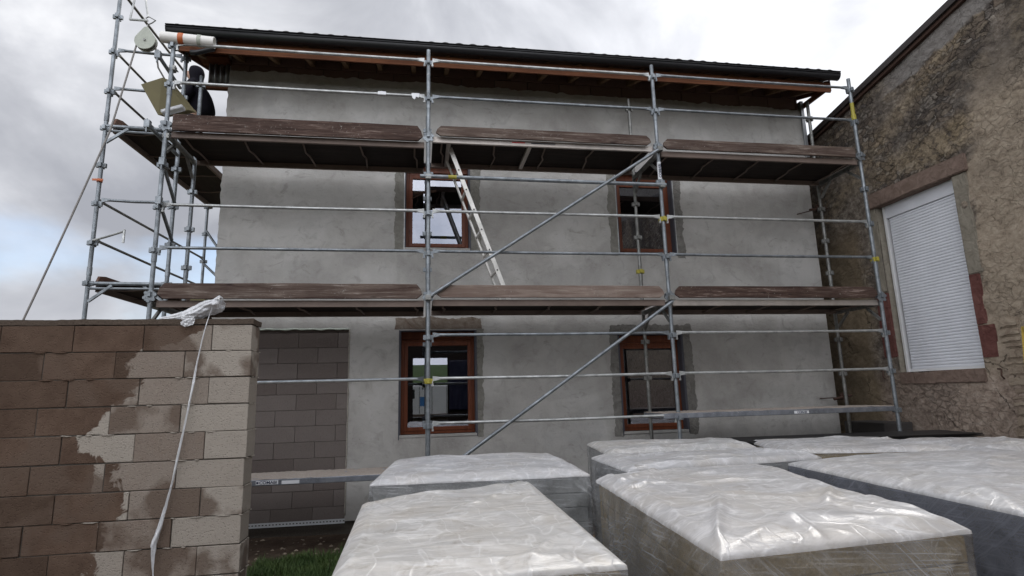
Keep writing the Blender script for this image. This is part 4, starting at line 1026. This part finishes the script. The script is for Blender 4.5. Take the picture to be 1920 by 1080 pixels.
mb.add(vs, [(i*n+j, i*n+(j+1) % n, (i+1)*n+(j+1) % n, (i+1)*n+j) for i in range(len(pts)-1) for j in range(n)])
mb.build('strand', M['bag'], pl, smooth=True, fix=False)

# ------------------------------------------------------------ old stone building on the right
OX = 6.55
old = empty('old_building', (8, -3, GZ)); tag(old, 'old rubble stone building with patchy plaster on the right', 'building')
def rz_(y): return 4.73-.18*y
WO = (-.79, .45, .47, 2.87)       # opening y0,y1,z0,z1
YL = refine(sorted([-9, -2.4, WO[0], WO[1], 1.9, 7]), 10)
ys = [-9, -7.5, -6, -4.5, -3.2]+refine([-2.4, WO[0], WO[1], 1.9], .035)+[2.6, 3.6, 5, 7]
zs = refine([-1.45, WO[2], WO[3], 4.0], .04)+[]
zs2 = [4.0+k/26 for k in range(1, 27)]
mb = MB(); idx = {}
Zall = zs+zs2
def ov(i, j):
    if (i, j) not in idx:
        y = ys[i]; z = Zall[j]
        if z > 4.0: z = 4.0+(rz_(y)-.02-4.0)*(z-4.0)
        d = .022*nz(y*2.0, z*2.6)+.016*nz(y*4+z, z*5.5, 2)
        if z < .45 or (y < -1 and z < 3): d *= .6
        ed = min(abs(y-WO[0]), abs(y-WO[1])) if WO[2]-.05 < z < WO[3]+.05 else 1
        d *= min(1, .2+ed*6)
        idx[(i, j)] = len(mb.v); mb.v.append((OX-d, y, z))
    return idx[(i, j)]
for i in range(len(ys)-1):
    for j in range(len(Zall)-1):
        cy, cz = (ys[i]+ys[i+1])/2, (Zall[j]+Zall[j+1])/2
        if WO[0] < cy < WO[1] and WO[2] < cz < WO[3]: continue
        mb.f.append((ov(i, j), ov(i, j+1), ov(i+1, j+1), ov(i+1, j))); mb.mi.append(0)
mb.build('stone_wall', M['old'], old, fix=False, smooth=True)
mb = MB(); mb.box(OX+.05, 12, -9, -8.9, GZ, 6.3); mb.box(OX+.05, 12, 6.9, 7, GZ, 3.4); mb.box(12, 12.1, -9, 7, GZ, 6.3); mb.box(OX+.22, OX+.25, -9, 7, GZ, 3.3); mb.build('rear_walls', M['stone'], old)
mb = MB(); mb.hexa([(OX-.10, -9.3, rz_(-9.3)), (12.3, -9.3, rz_(-9.3)), (12.3, 7, rz_(7)), (OX-.10, 7, rz_(7)), (OX-.10, -9.3, rz_(-9.3)+.09), (12.3, -9.3, rz_(-9.3)+.09), (12.3, 7, rz_(7)+.09), (OX-.10, 7, rz_(7)+.09)]); mb.build('roof', M['verge'], old)
mb = MB(); mb.hexa([(OX-.06, -9.3, rz_(-9.3)-.05), (OX+.0, -9.3, rz_(-9.3)-.05), (OX+.0, 7, rz_(7)-.05), (OX-.06, 7, rz_(7)-.05), (OX-.06, -9.3, rz_(-9.3)-.003), (OX+.0, -9.3, rz_(-9.3)-.003), (OX+.0, 7, rz_(7)-.003), (OX-.06, 7, rz_(7)-.003)]); mb.build('verge_board', M['rusty'], old)
mb = MB(); mb.box(OX-.02, 12, -13, -4.2, GZ, 8.4); mb.build('unseen_tall_block', M['old'], old)  # unseen block added so the upper right pane mirrors brown rather than sky
ow = empty('window', (OX, -.17, WO[2]), old)
def rock(x0, x1, y0, y1, z0, z1, mat, name, par, amp=.008, st=.04, bev=.012):
    """stone block with uneven faces"""
    bm = bmesh.new(); bmesh.ops.create_cube(bm, size=1)
    for v in bm.verts: v.co = Vector(((x0+x1)/2+v.co.x*(x1-x0), (y0+y1)/2+v.co.y*(y1-y0), (z0+z1)/2+v.co.z*(z1-z0)))
    bmesh.ops.bevel(bm, geom=bm.edges[:], offset=bev, segments=2, affect='EDGES')
    bmesh.ops.triangulate(bm, faces=[f for f in bm.faces if len(f.verts) > 4])
    for _ in range(4):
        ed = [e_ for e_ in bm.edges if e_.calc_length() > st*1.5]
        if not ed: break
        bmesh.ops.subdivide_edges(bm, edges=ed, cuts=1, use_grid_fill=True)
    for v in bm.verts:
        p = v.co; v.co = p+Vector((nz(p.y*5, p.z*5, 1), nz(p.x*5, p.z*5, 9), nz(p.y*5, p.x*5, 5)))*amp+Vector((nz(p.y*18, p.z*18, 1), 0, nz(p.y*18, p.x*18, 5)))*amp*.5
    mbb = MB(); bm.verts.index_update(); mbb.v = [tuple(v.co) for v in bm.verts]; mbb.f = [tuple(v.index for v in f.verts) for f in bm.faces]; mbb.mi = [0]*len(mbb.f); bm.free()
    return mbb.build(name, M[mat], par, fix=False)
rock(OX-.035, OX+.22, -1.02, .56, 2.875, 3.10, 'stone', 'lintel', ow, .008)
rock(OX-.012, OX+.2, -.985, WO[0], 1.60, 2.87, 'stone_grey', 'jamb_stone', ow)
rock(OX-.01, OX+.2, WO[1], .60, 1.62, 2.87, 'stone_grey', 'jamb_stone', ow)
rock(OX-.016, OX+.2, -.93, WO[0], .98, 1.60, 'stone_red', 'jamb_stone', ow, .005)
rock(OX-.013, OX+.2, -1.00, WO[0], .58, .985, 'stone_red', 'jamb_stone', ow, .005)
rock(OX-.014, OX+.2, WO[1], .68, .68, 1.61, 'stone_red', 'jamb_stone', ow, .005)
rock(OX-.02, OX+.2, -.80, .45, .30, .465, 'stone', 'sill_stone', ow, .008)
# reveal cheeks
MB().box(OX+.01, OX+.2, WO[1]-.004, WO[1]+.02, WO[2], WO[3]).build('reveal', M['stone_grey'], ow)
sh = empty('roller_shutter', (OX+.12, -.2, WO[2]), ow)
SX = OX+.11
mb = MB(); z = WO[2]+.03; n = 0; prof = []
while z < 2.68:
    prof += [(SX+.006, z), (SX-.003, z+.008), (SX-.005, z+.020), (SX-.003, z+.032), (SX+.006, z+.038)]; z += .0405
def shf(u, v):
    k = min(len(prof)-1, int(round(v*(len(prof)-1)))); return (prof[k][0], WO[0]-.05+(1.19)*u, prof[k][1])
grid_mb(1, len(prof)-1, shf).build('slats', M['shutter'], sh, fix=False)
MB().box(SX-.02, SX+.1, WO[0]-.05, .385, 2.69, 2.9).build('shutter_box', M['shutter'], sh, bevel=.006)
MB().box(SX-.03, SX+.05, .385, .425, WO[2], 2.9).build('guide_rail', M['shutter_rail'], sh, bevel=.004)
MB().box(SX-.012, SX+.03, WO[0]-.05, .384, WO[2]-.002, WO[2]+.034).build('bottom_bar', M['shutter_rail'], sh, bevel=.003)
MB().box(SX-.05, SX+.05, WO[0], .43, WO[2]-.012, WO[2]-.004).build('sill_plate', M['shutter_rail'], sh)
# quoins beside the right edge
z = -.6; k = 0
while z < .98:
    h_ = random.uniform(.06, .13); rock(OX-.02, OX+.1, -1.27-random.uniform(0, .03), -1.04-random.uniform(-.03, .05), z, z+h_-.008, 'stone_pale', 'quoin_stone', old, .012, .03, .018); z += h_
# iron hooks
for y, z in ((.72, .50), (-.99, .45)):
    MB().tube([(OX-.02, y, z), (OX-.06, y, z), (OX-.07, y-.05, z-.01), (OX-.07, y-.04, z-.08), (OX-.06, y-.06, z-.12)], .009, 6).build('iron_hook', M['rusty'], old, smooth=True)
# yellow formwork board at the edge
o = MB().hexa([(6.28, -1.47, GZ), (6.31, -1.47, GZ), (6.31, -1.27, GZ), (6.28, -1.27, GZ), (6.30, -1.70, .88), (6.33, -1.70, .88), (6.33, -1.49, .88), (6.30, -1.49, .88)]).build('formwork_board', M['yellow_wood'], bevel=.003)
tag(o, 'upright yellow formwork board at the right edge of the picture', 'board')
# dark sheets stacked behind the pallets
o = MB()
for k in range(6):
    z = -.39+k*.022; o.bar((2.9+.03*k, -.42+.02*k, z), (6.28+random.uniform(-.05, .03), -.48-.02*k, z+.01), .62, .012)
o.box(3.3, 3.5, -.7, -.2, GZ, -.48); o.box(5.6, 5.8, -.7, -.25, GZ, -.48)
o = o.build('sheet_stack', M['blacksheet']); tag(o, 'low stack of black sheets behind the wrapped pallets at right', 'sheets')
mb = MB()   # solid block standing in for the shade in the corner below the low plank
mb.box(6.05, 6.48, .3, 1.05, GZ, -.2); o = mb.build('corner_shade_block', M['corner_shade'], bevel=.01); tag(o, 'dark block standing in for the shade in the corner under the right low plank', 'shade')

# ------------------------------------------------------------ wrapped pallets
def bil(q, u, v):
    a, b, c, d = q; return (a[0]*(1-u)*(1-v)+b[0]*u*(1-v)+c[0]*u*v+d[0]*(1-u)*v, a[1]*(1-u)*(1-v)+b[1]*u*(1-v)+c[1]*u*v+d[1]*(1-u)*v)
def ridge(p, s, k=1.): 
    return 1-abs(noise.noise(p*s))*2
def pallet(name_label, quad, zt, bm_mat, side_mat, top_mat, seed, amp=1., bulge=0., zb_=GZ, segs=100, lean=0.):
    """quad: back-left, back-right, front-right, front-left at the top"""
    cx = sum(p[0] for p in quad)/4; cy = sum(p[1] for p in quad)/4
    root = empty('wrapped_pallet', (cx, cy, zb_)); tag(root, name_label, 'wrapped pallet', 'film wrapped pallets of insulation')
    ins = [(cx+(p[0]-cx)*.975, cy+(p[1]-cy)*.975) for p in quad]
    # pallet base
    mb = MB(); xs_ = [p[0] for p in ins]; ys_ = [p[1] for p in ins]
    for v in (0.02, .5, .94):
        a = bil(ins, .01, v); b = bil(ins, .99, v); mb.bar((a[0], a[1]+.0, zb_+.05), (b[0], b[1], zb_+.05), .08, .09)
    for v in (0, .25, .5, .75, .97):
        a = bil(ins, v+.012, .01); b = bil(ins, v+.012, .99); mb.bar((a[0], a[1], zb_+.108), (b[0], b[1], zb_+.108), .09, .022)
    mb.build('pallet_base', M['pallet'], root)
    # insulation boards
    mb = MB(); z = zb_+.125; n = 9; hh = (zt-.05-z)/n
    for k in range(n):
        j = [(p[0]+random.uniform(-.006, .006), p[1]+random.uniform(-.006, .006)) for p in ins]
        mb.hexa([(p[0], p[1], z+.002) for p in reversed(j)]+[(p[0], p[1], z+hh-.002) for p in reversed(j)]); z += hh
    mb.build('insulation_boards', M[bm_mat], root, bevel=.004)
    # film
    N_ = segs; mb = MB(); so_ = Vector((seed*3.1, seed*1.7, seed*.9))
    corners = [Vector((p[0], p[1], 0)) for p in quad]
    rs = random.Random(int(seed*100)); CR = []
    for k, (cu, cv) in enumerate(((0, 0), (1, 0), (1, 1), (0, 1))):       # creases fanning from the corners
        base_a = math.atan2(.5-cv, .5-cu)
        for _ in range(5 if (k == 2 or k == int(seed) % 4) else 2):
            a_ = base_a+rs.uniform(-.62, .62); l_ = rs.uniform(.25, .75)
            CR.append((cu+.05*math.cos(a_), cv+.05*math.sin(a_), math.cos(a_), math.sin(a_), l_, rs.uniform(.003, .0085), rs.uniform(.014, .034)))
    for _ in range(14):                                                 # slack folds anywhere
        a_ = rs.choice((.15, .3, 2.6, 1.4, 2.9))+rs.uniform(-.3, .3)
        CR.append((rs.random(), rs.random(), math.cos(a_), math.sin(a_), rs.uniform(.2, .6), rs.uniform(.004, .012), rs.uniform(.010, .03)))
    for sgn, cst in ((0, .07), (1, .93), (2, .06), (3, .94)):           # folded hems along the edges
        if rs.random() < .7:
            CR.append((0, cst, 1, rs.uniform(-.02, .02), 1, .004, .012) if sgn < 2 else (cst, 0, rs.uniform(-.02, .02), 1, 1, .004, .012))
    def fold(p, u, v):
        e_ = min(u, 1-u, v, 1-v); h = 0.; q_ = p+so_
        wu = .022*noise.noise(q_*2.3); wv = .022*noise.noise(q_*2.3+Vector((9, 9, 9)))
        for (a, b, c, d, l_, am, wd) in CR:
            du, dv = u+wu-a, v+wv-b; t = du*c+dv*d
            if t < -.02 or t > l_: continue
            n_ = -du*d+dv*c; k = abs(n_)/(wd*(.4+t/l_*1.2))
            if k < 3: h += am*math.exp(-k*k*.9-.0)*min(1, (l_-t)/l_*3)*min(1, (t+.02)*9)
        w1 = noise.noise(Vector((q_.x*1.4, q_.y*1.6, 0)))
        h += .010*w1+.004*noise.noise(q_*4.1)
        r1_ = noise.noise(Vector((q_.x*2.1+w1*.8, q_.y*3.4+w1, 5.5))); r2_ = noise.noise(Vector((q_.x*5.5-q_.y*3+w1*1.5, q_.y*4.2+q_.x*2, 2.2)))
        h += .012*(.35-abs(r1_))+.0055*(.3-abs(r2_))
        return h*amp*min(1, e_*16+.05)
    vs = []; fs = []; mi = []
    for j in range(N_+1):
        for i in range(N_+1):
            u, v = i/N_, j/N_; x, y = bil(quad, u, v); p = Vector((x, y, 0))
            e_ = min(u, 1-u, v, 1-v)
            dome = bulge*min(1, (16*u*(1-u)*v*(1-v))**.5)
            z = zt+fold(p, u, v)+dome-.024*max(0, 1-e_*17)**2
            vs.append(Vector((x, y, z)))
    for j in range(N_):
        for i in range(N_):
            a = j*(N_+1)+i; fs.append((a, a+N_+1, a+N_+2, a+1)); mi.append(0)
    # skirt round the four sides
    ring = [(i, 0) for i in range(N_)]+[(N_, j) for j in range(N_)]+[(i, N_) for i in range(N_, 0, -1)]+[(0, j) for j in range(N_, 0, -1)]
    K = 34; nR = len(ring); base = len(vs); hgt = zt-zb_-.02
    for k in range(1, K+1):
        t = (k/K)**1.25
        for r_, (i, j) in enumerate(ring):
            P = vs[j*(N_+1)+i]; out_ = Vector((P.x-cx, P.y-cy, 0)).normalized()
            q_ = Vector((P.x, P.y, P.z-hgt*t))+so_
            s_ = (P.x*1.0+P.y*1.0)
            w1 = noise.noise(q_*1.1)
            a1 = noise.noise(Vector((s_*5.5+w1*2.5+q_.z*3.5, q_.z*1.3, seed))); a2 = noise.noise(Vector((s_*3.2-q_.z*5.0+w1*2, q_.z*1.1, seed+4)))
            a3 = noise.noise(Vector((s_*2, q_.z*16, seed+9)))
            d = (.011*max(0, 1-abs(a1)*4.5)+.009*max(0, 1-abs(a2)*5)+.004*max(0, a3))*min(1, t*9+.1)+.008*w1*min(1, t*6)
            d += lean*t
            vs.append(Vector((P.x, P.y, P.z-hgt*t))+out_*d*amp)
    for k in range(K):
        for r_ in range(nR):
            r1 = (r_+1) % nR
            if k == 0:
                a = ring[r_][1]*(N_+1)+ring[r_][0]; b = ring[r1][1]*(N_+1)+ring[r1][0]
            else: a = base+(k-1)*nR+r_; b = base+(k-1)*nR+r1
            c = base+k*nR+r1; d = base+k*nR+r_
            fs.append((a, b, c, d)); mi.append(1 if k > 0 else 0)
    mb.v = [tuple(p) for p in vs]; mb.f = fs; mb.mi = mi
    mb.build('plastic_film', [M[top_mat], M[side_mat]], root, smooth=True, fix=False)
    return root
from math import hypot
PQ = {
 'A': ([(-.41, -3.22), (.64, -2.72), (.61, -4.67), (-.38, -4.70)], -.262),
 'B': ([(-.325, -.96), (1.18, -1.04), (1.14, -2.45), (-.435, -2.40)], -.265),
 'C': ([(1.09, -2.76), (2.50, -2.40), (2.10, -4.56), (.96, -4.66)], -.262),
 'D': ([(2.76, -2.42), (4.80, -2.20), (4.60, -3.52), (2.57, -4.40)], -.262),
 'E': ([(1.44, -1.50), (3.15, -1.62), (3.19, -2.24), (1.43, -2.46)], -.252),
 'F': ([(1.81, -.10), (3.45, -.42), (3.23, -1.24), (1.67, -1.30)], -.255),
 'G': ([(3.58, -.55), (4.95, -.75), (4.75, -2.05), (3.25, -1.66)], -.268)}
pallet('nearest wrapped pallet, white film with creases meeting at its right corner, closest to the camera', *PQ['A'], 'boards_olive', 'film_side', 'film_top', 1.0, 1.2, .006, segs=160)
pallet('wrapped pallet just behind the nearest one, in front of the left ground window', *PQ['B'], 'boards_grey', 'film_side', 'film_top_b', 2.0, 1.2, .03)
pallet('big wrapped pallet in right foreground showing brown boards through its front film', *PQ['C'], 'boards_olive', 'film_side', 'film_top_b', 3.0, 1.5, .025, segs=160)
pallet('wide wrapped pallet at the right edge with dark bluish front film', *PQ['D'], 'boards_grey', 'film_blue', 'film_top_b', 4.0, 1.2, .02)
pallet('shallow wrapped pallet in the middle row between the big one and the back row', *PQ['E'], 'boards_grey', 'film_side', 'film_top_b', 5.0, 1.2, .02, segs=80)
pallet('wrapped pallet in the back row against the middle scaffold post', *PQ['F'], 'boards_grey', 'film_side', 'film_top', 6.0, 1.2, .03, segs=80)
pallet('wrapped pallet at the back right beside the black sheets', *PQ['G'], 'boards_olive', 'film_side', 'film_top_b', 7.0, 1.2, .012, segs=80)
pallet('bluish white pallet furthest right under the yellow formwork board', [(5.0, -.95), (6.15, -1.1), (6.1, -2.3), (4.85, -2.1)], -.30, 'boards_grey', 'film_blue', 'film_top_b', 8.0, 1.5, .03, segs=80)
# loose bluish film heap at the bottom right
def heap(u, v):
    a_ = 2*math.pi*u; r_ = math.sin(math.pi*.5*v); z = math.cos(math.pi*.5*v)
    p = Vector((r_*math.cos(a_), r_*math.sin(a_), z)); k = 1+.16*noise.noise(p*2.2)+.10*(1-abs(noise.noise(p*5+Vector((3, 3, 3))))*3)*.5
    return (2.98+.36*p.x*k, -4.20+.40*p.y*k, GZ+(.80*p.z*k))
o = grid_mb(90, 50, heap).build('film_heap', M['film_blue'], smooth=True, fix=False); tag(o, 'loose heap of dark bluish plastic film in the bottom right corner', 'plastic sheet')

# ------------------------------------------------------------ person
pe = empty('person', (-3.6, 2.3, 3.80)); tag(pe, 'worker in a black hooded jacket seen from the side on the upper gable deck', 'person')
def skin_obj(name, nodes, edges, mat, sub=2, parent=pe):
    me = bpy.data.meshes.new(name); bp = Vector(WL['person'])
    me.from_pydata([Vector(n[0]) for n in nodes], edges, [])
    o_ = bpy.data.objects.new(name, me); COL.objects.link(o_); o_.parent = parent; WL[o_.name] = bp
    sk_ = o_.modifiers.new('skin', 'SKIN'); sk_.use_smooth_shade = True
    for i, n in enumerate(nodes):
        r_ = n[1]; me.skin_vertices[0].data[i].radius = r_ if isinstance(r_, tuple) else (r_, r_)
        me.skin_vertices[0].data[i].use_root = (i == 0)
    sb = o_.modifiers.new('sub', 'SUBSURF'); sb.levels = sub; sb.render_levels = sub
    me.materials.append(mat)
    # bake to a plain mesh
    dg = bpy.context.evaluated_depsgraph_get(); dg.update(); nm = bpy.data.meshes.new_from_object(o_.evaluated_get(dg)); o_.modifiers.clear(); o_.data = nm
    nm.polygons.foreach_set('use_smooth', [True]*len(nm.polygons))
    return o_
# local frame: person faces -x (left), slightly bent forward
body = [((.06, 0, .95), (.13, .15)), ((.05, 0, 1.15), (.12, .14)), ((.01, 0, 1.35), (.12, .17)), ((-.04, 0, 1.47), (.07, .08)), ((-.06, 0, 1.55), .055), ((-.115, 0, 1.63), (.09, .08)), ((-.115, 0, 1.71), (.09, .08)),
        ((-.03, .19, 1.40), .055), ((-.06, .25, 1.13), .045), ((-.30, .20, 1.08), .036), ((-.36, .18, 1.07), (.028, .035)),
        ((-.03, -.19, 1.40), .055), ((-.08, -.25, 1.14), .045), ((-.32, -.20, 1.10), .036), ((-.38, -.18, 1.10), (.028, .035)),
        ((0, .10, .88), .085), ((-.03, .11, .50), .058), ((.01, .12, .10), .04), ((-.12, .12, .04), .035),
        ((0, -.10, .88), .085), ((-.05, -.11, .50), .058), ((.01, -.12, .10), .04), ((-.12, -.12, .04), .035)]
be = [(0, 1), (1, 2), (2, 3), (3, 4), (4, 5), (5, 6), (2, 7), (7, 8), (8, 9), (9, 10), (2, 11), (11, 12), (12, 13), (13, 14), (0, 15), (15, 16), (16, 17), (17, 18), (0, 19), (19, 20), (20, 21), (21, 22)]
# nose as a small extra chain
body += [((-.19, 0, 1.66), .020), ((-.215, 0, 1.645), .013)]; be += [(5, 23), (23, 24)]
for sg, wi in ((1, 10), (-1, 14)):
    wp = Vector(body[wi][0])
    for fi, (dy, ln) in enumerate(((-.027, .075), (-.009, .085), (.009, .08), (.027, .062))):
        i0 = len(body); body.append(((wp.x-.05, wp.y+dy, wp.z-.005), .010)); body.append(((wp.x-.05-ln*.6, wp.y+dy*1.1, wp.z-.02), .009)); body.append(((wp.x-.05-ln*.9, wp.y+dy*1.1, wp.z-.05), .008)); be += [(wi, i0), (i0, i0+1), (i0+1, i0+2)]
    i0 = len(body); body.append(((wp.x-.01, wp.y-sg*.038, wp.z-.005), .011)); body.append(((wp.x-.05, wp.y-sg*.055, wp.z-.02), .009)); be += [(wi, i0), (i0, i0+1)]
skin_obj('body', body, be, M['skin'])
jk = [((.12, 0, .86), (.20, .23)), ((.08, 0, 1.10), (.19, .21)), ((.03, 0, 1.32), (.175, .22)), ((-.02, 0, 1.45), (.12, .15)), ((-.02, 0, 1.54), (.085, .095)),
      ((.0, .21, 1.38), .09), ((-.02, .28, 1.12), .075), ((-.26, .22, 1.08), .055), ((.0, -.21, 1.38), .09), ((-.04, -.28, 1.12), .075), ((-.28, -.22, 1.10), .055),
      ((-.02, 0, 1.64), (.135, .125)), ((-.03, 0, 1.73), (.13, .12)), ((-.02, 0, 1.79), (.08, .08))]
je = [(0, 1), (1, 2), (2, 3), (3, 4), (2, 5), (5, 6), (6, 7), (2, 8), (8, 9), (9, 10), (4, 11), (11, 12), (12, 13)]
skin_obj('hooded_jacket', jk, je, M['cloth'])
tr_ = [((0, 0, .92), (.145, .165)), ((0, .10, .82), .105), ((-.03, .11, .48), .08), ((.01, .12, .10), .07), ((0, -.10, .82), .105), ((-.05, -.11, .48), .08), ((.01, -.12, .10), .07)]
skin_obj('trousers', tr_, [(0, 1), (1, 2), (2, 3), (0, 4), (4, 5), (5, 6)], M['trouser'])
for s_2 in (1, -1):
    mb = MB(); mb.box(-3.6-.19, -3.6+.07, 2.3+s_2*.12-.045, 2.3+s_2*.12+.045, 3.80, 3.90); mb.build('boot', M['cloth'], pe, bevel=.03)

# ------------------------------------------------------------ behind the camera (seen mirrored in the panes)
sd_ = empty('unseen_shed', (-1, -14.5, GZ)); tag(sd_, 'dark open fronted timber shed, unseen, added for the ground floor window reflection', 'shed')  # unseen shed added to keep the window reflections dark
mb = MB(); YS = -13.1
mb.box(-9, -.36, YS-.15, YS, GZ, 4.0); mb.box(.95, 5.2, YS-.15, YS, GZ, 4.0); mb.box(-.36, .95, YS-.15, YS, 1.80, 4.0)
mb.box(-9, -.6, YS-3.2, YS-3.05, GZ, 3.6); mb.box(1.2, 5.2, YS-3.2, YS-3.05, GZ, 3.6); mb.box(-.6, 1.2, YS-3.2, YS-3.05, 2.2, 3.6)
mb.box(-9, -8.85, YS-3.05, YS-.15, GZ, 3.6); mb.box(5.05, 5.2, YS-3.05, YS-.15, GZ, 3.6)
mb.build('boarded_wall', M['ply'], sd_); MB().hexa([(-9.3, YS-3.4, 3.6), (5.5, YS-3.4, 3.6), (5.5, YS+.3, 4.05), (-9.3, YS+.3, 4.05), (-9.3, YS-3.4, 3.7), (5.5, YS-3.4, 3.7), (5.5, YS+.3, 4.15), (-9.3, YS+.3, 4.15)]).build('roof', M['verge'], sd_)
bt = mat_plain('blue_tarpaulin', (.004, .006, .028), .5, 0, .4, 3)
def tarp(u, v): return (1.0+.75*u, YS+.05+.03*nz(u*6, v*4), -.2+1.9*v)
o = grid_mb(30, 30, tarp).build('tarpaulin', bt, smooth=True, fix=False); o.modifiers.new('t', 'SOLIDIFY').thickness = .004; tag(o, 'blue tarpaulin hanging beside the shed door, mirrored in the window', 'tarpaulin')
o = MB()
for k in range(3): o.box(-.9-.2*k, 1.9, -20.6+.12*k, -20.3+.12*k, -.95+.16*k, -.82+.16*k)
o.box(-.8, -.6, -20.7, -20.0, GZ, -.96); o.box(1.3, 1.5, -20.7, -20.0, GZ, -.96)
o = o.build('timber_stack', M['toe_pale'], bevel=.01); tag(o, 'stack of light brown beams in front of the van, mirrored in the window', 'timber')
vn = empty('delivery_van', (.4, -27.5, GZ)); tag(vn, 'white van parked on the field edge, mirrored in the ground floor window', 'van')
MB().prism([(-2.2, -28.3, -1.0), (2.6, -28.3, -1.0), (2.6, -28.3, 1.0), (-1.0, -28.3, 1.05), (-1.55, -28.3, .25), (-2.2, -28.3, 0)], (0, 1.9, 0)).build('body', M['shutter_rail'], vn, bevel=.06)
MB().prism([(-1.40, -26.395, .25), (-.4, -26.395, .25), (-.4, -26.395, .8), (-1.0, -26.395, .8)], (0, .01, 0)).build('side_window', M['blacksheet'], vn)
for x in (-.15, .62, 1.5): MB().box(x, x+.03, -26.402, -26.396, -.85, .95).build('door_seam', M['blacksheet'], vn)
MB().box(-.1, .35, -26.401, -26.396, -.2, .35).build('side_panel', mat_plain('blue_panel', (.06, .2, .45), .5), vn)
MB().box(-2.1, 2.5, -26.40, -26.38, -1.0, -.85).build('bumper_strip', M['blacksheet'], vn)
for x in (-1.4, 1.7):
    for y in (-28.2, -26.5): MB().tube([(x, y-.11, -1.0), (x, y+.11, -1.0)], .34, 24).build('wheel', M['blacksheet'], vn)
